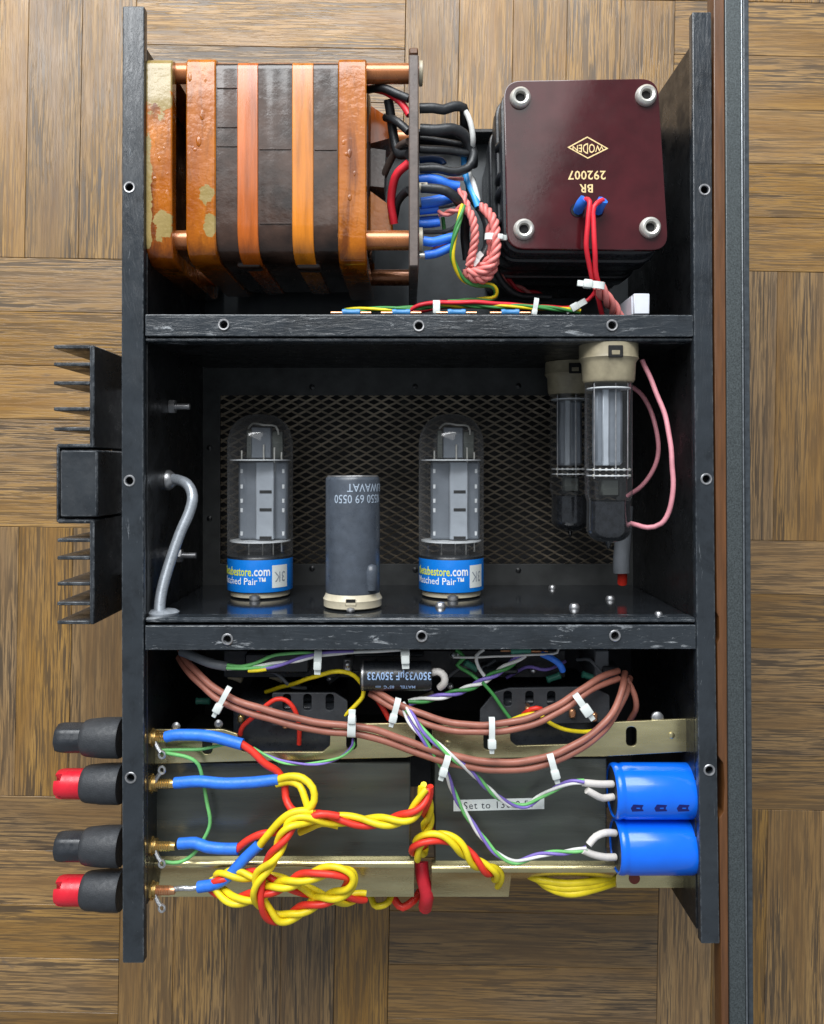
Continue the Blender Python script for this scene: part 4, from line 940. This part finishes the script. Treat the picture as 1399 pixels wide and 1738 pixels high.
MB().add(q + [p - Vector((0, 0, .0001)) for p in q], [(0, 1, 2, 3), (7, 6, 5, 4), (0, 4, 5, 1), (1, 5, 6, 2), (2, 6, 7, 3), (3, 7, 4, 0)]).build('strip', mPaperW, pl_, 0)
flat_text('handwriting', 'Set to 130-0.51', PX(17, D), P(847, 1366.5, D - .2), R(1.5), mInk, pl_, -.00002, 1.0, None, 1.12)

# blue capacitors
def bluecap(xl, xr, y, label):
    d = 15; s = PX(1, d); p0 = P(xl + 8, y, d); Lx = (xr - xl - 8) * s; r = 45.6 * s
    t = thing('blue_capacitor', label, 'capacitor', P((xl + xr) / 2, y, d + 13), 'bright blue capacitors beside the front bar')
    MB().lathe([(r * .86, .0012), (r * .9, 0), (r * .97, .0004), (r, .0016), (r, 10 * s), (r * .975, 14 * s), (r * .975, 16 * s), (r, 20 * s), (r, Lx - .001), (r * .97, Lx)], p0, (1, 0, 0), 64).build('sleeve', mBlueCan, t, 50)
    MB().lathe([(r * .85, 0), (r * .85, .0003)], p0 + Vector((.0008, 0, 0)), (1, 0, 0), 40).build('end_disc', mPlast, t)
    return t, p0, r, s
c1, p0, r, s = bluecap(1030, 1181, 1342, 'upper bright blue capacitor with dark blue printed squares')
for x in (1083, 1123, 1161):
    m_ = None; b = MB(); vs = []; nn = 6
    def pt_(px_, a): return (P(px_, 0, 2).x, p0.y - (r + .00006) * math.sin(a), p0.z + (r + .00006) * math.cos(a))
    a0, a1 = R(6), R(23)
    outl = [(x - 12, (a0 + a1) / 2), (x - 8, a0), (x + 9, a0 + .02), (x + 10, a1 - .02), (x - 9, a1)]
    inn = [(x - 3, (a0 + a1) / 2 - .015), (x - 2, (a0 + a1) / 2 - .03), (x + 4, (a0 + a1) / 2 - .03), (x + 4, (a0 + a1) / 2 + .03), (x - 2, (a0 + a1) / 2 + .03)]
    b.add([pt_(*q) for q in outl + inn], [(i, (i + 1) % 5, 5 + (i + 1) % 5, 5 + i) for i in range(5)]); b.build('printed_square', mBluePrint, c1, 0)
c2, p0b, r, s = bluecap(1036, 1185, 1435.5, 'lower bright blue capacitor without printed squares')
SL = 'white sleeves on the blue capacitor terminals'
for pts, lb in [([(1041, 1331, 12), (1020, 1331, 10), (1000, 1328, 8), (988, 1327, 7)], 'upper white sleeve on the upper blue capacitor'),
                ([(1041, 1353, 12), (1022, 1355, 10), (1008, 1349, 8), (996, 1342, 7)], 'lower white sleeve on the upper blue capacitor'),
                ([(1045, 1415, 12), (1028, 1414, 9), (1012, 1420, 7), (1000, 1434, 6)], 'upper white sleeve on the lower blue capacitor'),
                ([(1045, 1455, 12), (1028, 1456, 10), (1010, 1452, 8), (990, 1443, 6)], 'lower white sleeve on the lower blue capacitor')]:
    wire('white_sleeve', lb, 'wire sleeve', mSleeveW, pts, 6.0, SL)
TW = 'white green and violet twisted leads'
w3 = [mWhite, mGreen, mPurple]
twist('twisted_lead', 'white green and violet twist running to the upper blue capacitor', 'wire', w3, [(684, 1195, 12), (700, 1215, 4), (718, 1240, 1), (745, 1265, 0), (770, 1287, 0), (800, 1310, 4), (830, 1340, 9), (860, 1362, 12), (890, 1368, 13), (918, 1352, 12), (950, 1335, 9), (972, 1327, 7), (992, 1327, 6)], 2.7, .033, .00075, TW)
twist('twisted_lead', 'white green and violet twist running to the lower blue capacitor', 'wire', w3, [(680, 1198, 12), (696, 1225, 6), (716, 1250, 2), (735, 1278, 3), (757, 1312, 8), (775, 1355, 12), (800, 1395, 13), (822, 1425, 12), (845, 1450, 11), (875, 1463, 10), (920, 1450, 9), (965, 1446, 7), (996, 1440, 6)], 2.7, .033, .00075, TW)

# ------------------------------------------------------------------ cables and ties in the lower bay
BC = 'dusty brown cables across the lower bay'
def off(pts, o): return [(x, y + o, d) for x, y, d in pts]
A = [(306, 1108, 30), (318, 1128, 24), (345, 1158, 16), (385, 1186, 10), (440, 1208, 7), (500, 1224, 6), (560, 1234, 5), (625, 1243, 4), (690, 1262, 3), (750, 1284, 2), (810, 1297, 2), (870, 1299, 2), (930, 1290, 3), (985, 1266, 5), (1022, 1236, 8), (1045, 1205, 12), (1058, 1170, 18), (1062, 1148, 26)]
B = [(628, 1170, 20), (668, 1196, 12), (710, 1216, 7), (760, 1231, 5), (830, 1236, 4), (890, 1227, 4), (945, 1203, 6), (985, 1178, 10), (1015, 1158, 15), (1050, 1144, 22)]
wire('brown_cable', 'longest dusty brown cable, upper strand sagging over both brackets', 'cable', mBrown, off(A, -6), 5.6, BC)
wire('brown_cable', 'longest dusty brown cable, lower strand sagging over both brackets', 'cable', mBrown, [(x - 2, y + 7, d + 1) for x, y, d in A[:-3]] + [(1040, 1218, 14), (1062, 1180, 20), (1070, 1150, 30)], 5.6, BC)
wire('brown_cable', 'shorter dusty brown cable, upper strand above the right bracket', 'cable', mBrown, off(B, -6), 5.4, BC)
wire('brown_cable', 'shorter dusty brown cable, lower strand above the right bracket', 'cable', mBrown, off(B, 7), 5.4, BC)
wire('brown_cable', 'short brown cable end dropping behind the right bracket', 'cable', mBrown, [(1064, 1150, 26), (1078, 1180, 24), (1080, 1205, 26), (1066, 1228, 32)], 5, BC)
tie(380, 1184, 5, 118, 'cable tie around the brown cables near the rear bar', 40, 9, 15)
tie(597, 1236, 0, 92, 'cable tie on the brown cables above the left bracket slot', 32, 14, 14, -1)
tie(672, 1202, 4, 105, 'cable tie on the brown cables under the black capacitor', 34, 10, 14)
tie(835, 1240, -1, 90, 'cable tie at the middle of the shorter brown cables', 44, 10, 15)
tie(986, 1192, 3, 55, 'cable tie on the brown cables at the right terminals', 32, 11, 18)
tie(938, 1297, -2, 75, 'cable tie hanging below the long brown cables', 34, 11, 15)
tie(757, 1296, -2, 108, 'cable tie where the twisted leads cross the brown cables', 28, 11, 14)
tie(540, 1116, 8, 92, 'cable tie on the thin coloured wires left of the black capacitor', 26, 13, 14)
tie(688, 1110, 6, 88, 'stubby cable tie above the black capacitor', 16, 15, 15)

ec = thing('black_capacitor', 'black capacitor with pale blue printing under the lower divider', 'capacitor', P(672, 1147, 30))
d = 18; s = PX(1, d); p0 = P(612, 1147, d)
MB().lathe([(20 * s, 0), (24 * s, 1.5 * s), (25 * s, 4 * s), (25 * s, 10 * s), (24 * s, 13 * s), (25 * s, 16 * s), (25 * s, 112 * s), (23 * s, 120 * s), (18 * s, 121 * s)], p0, (1, 0, 0), 48).build('can', mPlastS, ec)
MB().lathe([(25.1 * s, 3 * s), (25.3 * s, 4.5 * s), (25.1 * s, 6 * s)], p0, (1, 0, 0), 40).build('clear_band', mSteel, ec)
wrap_text('printed_value', '350V33µF 350V33', PX(18, d), (P(678, 0, d).x, p0.y, p0.z), 'X', 25 * s, R(-15), True, mCapInk, ec, .00006, .80)
wrap_text('printed_value', 'MATEL    85°C  ▭', PX(9, d), (P(672, 0, d).x, p0.y, p0.z), 'X', 25 * s, R(32), True, mCapInk, ec, .00003, .95)
wire_part('lead', mSleeveW, [(733, 1141, 16), (744, 1140, 14), (753, 1147, 14), (754, 1159, 15), (747, 1167, 18)], 6.5, ec)
YT = 'thin yellow wires in the lower bay'
wire('yellow_wire', 'thin dull yellow wire arching left of the black capacitor', 'wire', mYel, [(452, 1175, 40), (490, 1162, 30), (530, 1150, 22), (565, 1141, 18), (592, 1143, 18), (607, 1153, 20), (616, 1166, 22), (616, 1182, 22), (600, 1200, 22), (578, 1222, 24), (562, 1248, 26)], 3.6, YT)
wire('yellow_wire', 'thin yellow wire in the right terminals under the brown cables', 'wire', mYel, [(868, 1222, 20), (890, 1215, 18), (915, 1212, 16), (935, 1226, 14), (960, 1238, 14), (990, 1242, 16), (1012, 1241, 18)], 3.4, YT)
RT = 'thin red wires in the terminals'
wire('red_wire', 'thin red wire arching over the left terminals', 'wire', mRed, [(408, 1246, 22), (412, 1232, 20), (440, 1208, 18), (470, 1188, 17), (492, 1194, 17), (505, 1218, 18), (508, 1262, 22)], 4, RT)
wire('red_wire', 'short red wire leading down left of the shorter brown cables', 'wire', mRed, [(630, 1172, 34), (645, 1195, 28), (662, 1222, 26)], 4.5, RT)
wire('red_wire', 'short red wire tucked above the yellow one in the right terminals', 'wire', mRed, [(888, 1212, 22), (902, 1203, 18), (918, 1202, 18), (918, 1214, 20)], 4, RT)
# grey multicore and its cores
wire('grey_cable', 'grey sheathed cable emerging beneath the lower divider', 'cable', mGreyW, [(308, 1106, 20), (335, 1116, 16), (362, 1126, 14), (386, 1131, 14)], 8)
CG = 'thin coloured wires under the lower divider'
for m, nm, pts, lb in [(mGreen, 'green_wire', [(384, 1128, 13), (410, 1130, 12), (440, 1124, 11), (470, 1112, 10), (510, 1108, 10), (545, 1108, 10)], 'thin green wire rising to the cable tie'),
                   (mWhite, 'white_wire', [(386, 1134, 13), (420, 1134, 12), (455, 1128, 11), (500, 1122, 10), (545, 1112, 9), (600, 1108, 9), (660, 1104, 8), (690, 1102, 8)], 'long thin white wire passing through the cable tie'),
                   (mPurple, 'violet_wire', [(386, 1130, 13), (440, 1134, 11), (480, 1128, 10), (515, 1116, 9), (550, 1108, 9), (600, 1104, 9)], 'thin violet wire beside the long white one'),
                   (mGreen, 'green_wire', [(386, 1133, 12), (415, 1135, 11), (445, 1134, 11), (470, 1130, 11)], 'short thin green wire end at the grey sheath'),
                   (mYel, 'yellow_wire', [(422, 1139, 11), (436, 1138, 10), (452, 1135, 10)], 'stubby yellow wire end by the grey sheath')]:
    wire(nm, lb, 'wire', m, pts, 2.9, CG)
twist('twisted_lead', 'shaded green and violet twist climbing to the lower divider', 'wire', [mDkGreen, mPurple, mWhite], [(694, 1192, 18), (730, 1186, 18), (765, 1178, 18), (800, 1166, 19), (830, 1150, 20), (862, 1130, 20), (890, 1110, 20)], 3.1, .024, None, TW)
wire('green_wire', 'green wire running down from the twist to the right terminals', 'wire', mDkGreen, [(820, 1158, 18), (836, 1178, 18), (852, 1200, 18), (868, 1222, 18)], 3)
wire('white_wire', 'bare whitish wire along the underside of the lower divider', 'wire', mWhite, [(770, 1116, 22), (820, 1116, 20), (870, 1112, 18), (925, 1110, 18), (945, 1108, 18), (946, 1098, 20)], 2)
wire('white_wire', 'white wire looping below the lower divider near the twist', 'wire', mWhite, [(820, 1102, 22), (808, 1112, 20), (812, 1132, 20), (822, 1148, 20)], 3)
wire('dark_green_wire', 'dark green wire looping down to the shaded twist', 'wire', mDkGreen, [(776, 1104, 24), (790, 1116, 22), (776, 1128, 22), (800, 1144, 22), (816, 1158, 20)], 3.2)
wire('blue_wire', 'short blue wire end below the lower divider', 'wire', mBlueSl, [(920, 1110, 20), (936, 1118, 18), (950, 1128, 18), (956, 1138, 20)], 5.5)
gr = thing('green_resistor', 'green resistor half hidden under the lower divider', 'resistor', P(886, 1105, 22)); s = PX(1, 20)
MB().lathe([(5 * s, -17 * s), (7 * s, -13 * s), (6 * s, -9 * s), (6 * s, 9 * s), (7 * s, 13 * s), (5 * s, 17 * s)], P(884, 1105, 20), (1, 0, 0), 16).build('body', mResG, gr)
MB().tube([P(850, 1105, 20), P(884, 1105, 20), P(930, 1106, 20)], 1.6 * s, 6).build('wire_lead', mCopper, gr)
sb = thing('circuit_board', 'dark circuit board deep under the lower divider', 'circuit board', P(760, 1130, 60))
MB().pbox(380, 960, 1104, 1150, 40, 42, .0004).build('board', mPlast, sb)
for (x, y, w_, h_, m) in [(470, 1126, 110, 34, mPlastS), (590, 1130, 14, 26, mSolder), (777, 1112, 10, 12, mSolder), (1040, 1140, 30, 14, mPlast), (660, 1112, 120, 8, mPlastS), (850, 1140, 60, 10, mPlastS)]:
    MB().pbox(x - w_ / 2, x + w_ / 2, y - h_ / 2, y + h_ / 2, 26, 40, .001).build('component', m, sb)

rn = random.Random(21)
for (x, y, d, k) in [(470, 1150, 44, 0), (505, 1160, 46, 1), (400, 1150, 44, 0), (560, 1152, 40, 1), (770, 1112, 24, 1), (800, 1130, 30, 0), (905, 1138, 34, 1), (940, 1150, 36, 0), (1000, 1148, 34, 0), (765, 1165, 34, 1), (725, 1182, 34, 0), (590, 1128, 22, 1), (345, 1190, 60, 0), (300, 1180, 70, 1)]:
    q = PX(1, d); p = P(x, y, d)
    if k: MB().lathe([(2 * q, -5 * q), (5 * q, -4 * q), (6 * q, 0), (4 * q, 4 * q), (1 * q, 6 * q)], p, (rn.uniform(-.5, .5), rn.uniform(-.5, .5), 1), 12).build('solder_blob', mSolder, sb)
    else: 
        b = MB(); b.lathe([(4 * q, -13 * q), (6.5 * q, -11 * q), (5.5 * q, -7 * q), (5.5 * q, 7 * q), (6.5 * q, 11 * q), (4 * q, 13 * q)], p, (1, rn.uniform(-.6, .6), 0), 14); b.build('small_resistor', mResG if rn.random() < .5 else mCreamD, sb)
for x0, y0, x1, y1, m in [(440, 1140, 520, 1168, mGreyW), (560, 1160, 640, 1120, mBlackW), (860, 1150, 960, 1122, mPurple), (760, 1150, 840, 1120, mGreyW), (980, 1120, 1046, 1146, mGreyW), (330, 1150, 420, 1200, mBlackW)]:
    wire_part('jumper', m, [(x0, y0, 38), ((x0 * 2 + x1) / 3, (y0 * 2 + y1) / 3 - 8, 32), ((x0 + 2 * x1) / 3, (y0 + 2 * y1) / 3 + 6, 30), (x1, y1, 36)], 3, sb)
gp_ = MB().pbox(1010, 1034, 1104, 1160, 30, 70, .0006).build('grey_post', mGreyW, sb)
for (x, y, ck_) in [(296, 1254, ck), (640, 1252, ck), (670, 1262, ck), (1140, 1248, ck2), (760, 1262, ck2)]:
    MB().lathe([(.0016, -.0002), (.0016, .0004), (.0010, .0007), (0, .0007)], P(x, y, D - 3), (0, 0, 1), 12).build('rivet', mZinc, ck_)

# ------------------------------------------------------------------ speaker leads
BS = 'blue sleeved speaker leads'
for pts, lb in [([(282, 1251, 10), (300, 1247, 9), (330, 1246, 8), (365, 1251, 7), (392, 1258, 7), (412, 1264, 6)], 'blue sleeved lead on the topmost binding post'),
                ([(296, 1329, 11), (330, 1327, 10), (360, 1328, 9), (400, 1329, 8), (440, 1326, 8), (472, 1324, 7)], 'straight blue sleeved lead on the second binding post'),
                ([(304, 1431, 11), (330, 1430, 10), (350, 1438, 9), (375, 1441, 9), (404, 1441, 8)], 'wavy blue sleeved lead on the third binding post'),
                ([(337, 1506, 11), (362, 1501, 10), (385, 1488, 9), (405, 1468, 8), (424, 1450, 7), (441, 1434, 6)], 'slanting blue sleeved lead on the lowest binding post')]:
    wire('blue_sleeved_lead', lb, 'wire', mBlueSl, pts, 9.6, BS)
wire('solder_joint', 'bare silvery wire twist at the lowest binding post', 'wire', mSolder, [(296, 1509, 12), (312, 1508, 11), (325, 1509, 11), (339, 1506, 11)], 4.5)
GN = 'thin green wires at the binding posts'
wire('green_wire', 'thin green wire linking upper and lower binding posts', 'wire', mGreen, [(272, 1276, 12), (295, 1280, 11), (318, 1285, 11), (337, 1298, 12), (345, 1325, 13), (352, 1360, 14), (356, 1395, 14), (345, 1425, 14), (328, 1450, 13), (305, 1464, 12), (277, 1464, 12)], 3.2, GN)
wire('green_wire', 'thin green wire running right from the topmost post to the slot', 'wire', mGreen, [(272, 1274, 12), (310, 1273, 12), (345, 1270, 12), (385, 1262, 13)], 2.8, GN)
twist('green_violet_wire', 'green and violet thin wire sagging under the left bracket', 'wire', [mGreen, mPurple], [(430, 1270, 14), (455, 1283, 12), (480, 1293, 11), (515, 1297, 11), (550, 1294, 11), (580, 1284, 12), (598, 1268, 16), (600, 1256, 24)], 2.2, .045, .0005, GN)
YR = [mYel, mRed, mYel]
hg = 'yellow and red speaker harness'
twist('harness', 'thick yellow and red twist crossing the left grey transformer and looping below', 'wire harness', YR,
      [(722, 1338, 2), (712, 1366, 0), (692, 1386, -1), (655, 1394, 0), (610, 1394, 2), (565, 1390, 2), (525, 1388, 0), (494, 1400, -2), (478, 1428, -2), (462, 1458, -2), (442, 1486, -1), (437, 1515, 0), (448, 1541, 3), (472, 1560, 6), (502, 1550, 7), (535, 1532, 5), (572, 1519, 2), (594, 1502, -2), (594, 1484, -4), (566, 1478, -5), (530, 1485, -4), (495, 1497, -2), (462, 1508, 1), (430, 1522, 5), (395, 1526, 8), (366, 1508, 12), (357, 1492, 14)], 5.9, .036, None, hg)
twist('harness', 'yellow coil of the harness hanging behind the lower left flange', 'wire harness', [mYel, mYel, mRed], [(360, 1506, 14), (375, 1487, 9), (410, 1484, 7), (455, 1490, 6), (510, 1508, 6), (550, 1524, 10), (590, 1526, 14), (620, 1520, 18)], 5.4, .038, None, hg)
twist('harness', 'yellow and red twist ducking between the transformers and into the right flange', 'wire harness', YR, [(724, 1336, 3), (724, 1362, 10), (726, 1395, 20), (722, 1428, 22), (710, 1452, 12), (706, 1436, 6), (722, 1424, 4), (748, 1420, 4), (775, 1432, 5), (798, 1455, 7), (820, 1472, 9), (842, 1482, 14), (846, 1498, 26)], 5.7, .036, None, hg)
wire('yellow_branch', 'yellow branch looping from the straight blue sleeve over the transformer', 'wire', mYel, [(468, 1324, 7), (490, 1318, 5), (515, 1320, 3), (532, 1336, 1), (534, 1358, 0), (524, 1374, 0), (510, 1384, 1)], 6.2, 'yellow harness branches')
wire('yellow_branch', 'second yellow branch hugging the loop at the straight blue sleeve', 'wire', mYel, [(468, 1330, 7), (492, 1326, 6), (510, 1334, 4), (518, 1356, 2), (526, 1376, 1), (545, 1386, 2)], 6.2, 'yellow harness branches')
wire('yellow_branch', 'yellow branch from the slanting blue sleeve up to the harness', 'wire', mYel, [(439, 1436, 6), (456, 1416, 4), (476, 1394, 1), (502, 1379, -1), (530, 1377, 0)], 6.4, 'yellow harness branches')
wire('yellow_branch', 'yellow strand under the crossing of the harness', 'wire', mYel, [(508, 1412, 8), (525, 1405, 6), (548, 1398, 4), (575, 1402, 4)], 6, 'yellow harness branches')
wire('red_branch', 'red branch descending from the topmost blue sleeve to the harness', 'wire', mRed, [(410, 1263, 6), (430, 1276, 6), (450, 1296, 6), (472, 1310, 8), (482, 1330, 9), (484, 1352, 8), (494, 1372, 5), (512, 1384, 2)], 6.4, 'red harness branches')
wire('red_branch', 'red branch rising from the wavy blue sleeve to the harness', 'wire', mRed, [(402, 1441, 8), (420, 1427, 7), (445, 1416, 6), (475, 1411, 5), (498, 1398, 3), (520, 1388, 0), (545, 1382, -2), (575, 1386, -1)], 6.2, 'red harness branches')
wire('red_cable', 'dark red cable deep in the gap between the grey transformers', 'cable', mRed2, [(716, 1462, 30), (718, 1490, 28), (724, 1520, 30), (722, 1540, 40)], 12)
wire('yellow_wire', 'yellow wire end poking out under the left flange', 'wire', mYel, [(626, 1512, 44), (634, 1535, 40), (646, 1537, 38), (660, 1530, 40), (668, 1508, 46)], 5.5)
wire('red_wire', 'red wire end poking out under the left flange', 'wire', mRed, [(662, 1508, 46), (672, 1530, 42), (684, 1540, 40), (702, 1528, 42), (712, 1512, 46)], 6.5)
YL = 'yellow wires under the right flange'
for o_, lb in [(0, 'uppermost yellow wire bowing under the right flange'), (9, 'middle yellow wire bowing under the right flange'), (18, 'lowest yellow wire bowing under the right flange')]:
    wire('yellow_wire', lb, 'wire', mYel, [(888 + o_ * .8, 1482, 34), (912 + o_, 1492 + o_ * .7, 26), (950 + o_ * .6, 1499 + o_ * 1.0, 24), (1000, 1496 + o_ * .9, 25), (1050, 1484 + o_ * .6, 34)], 6, YL)
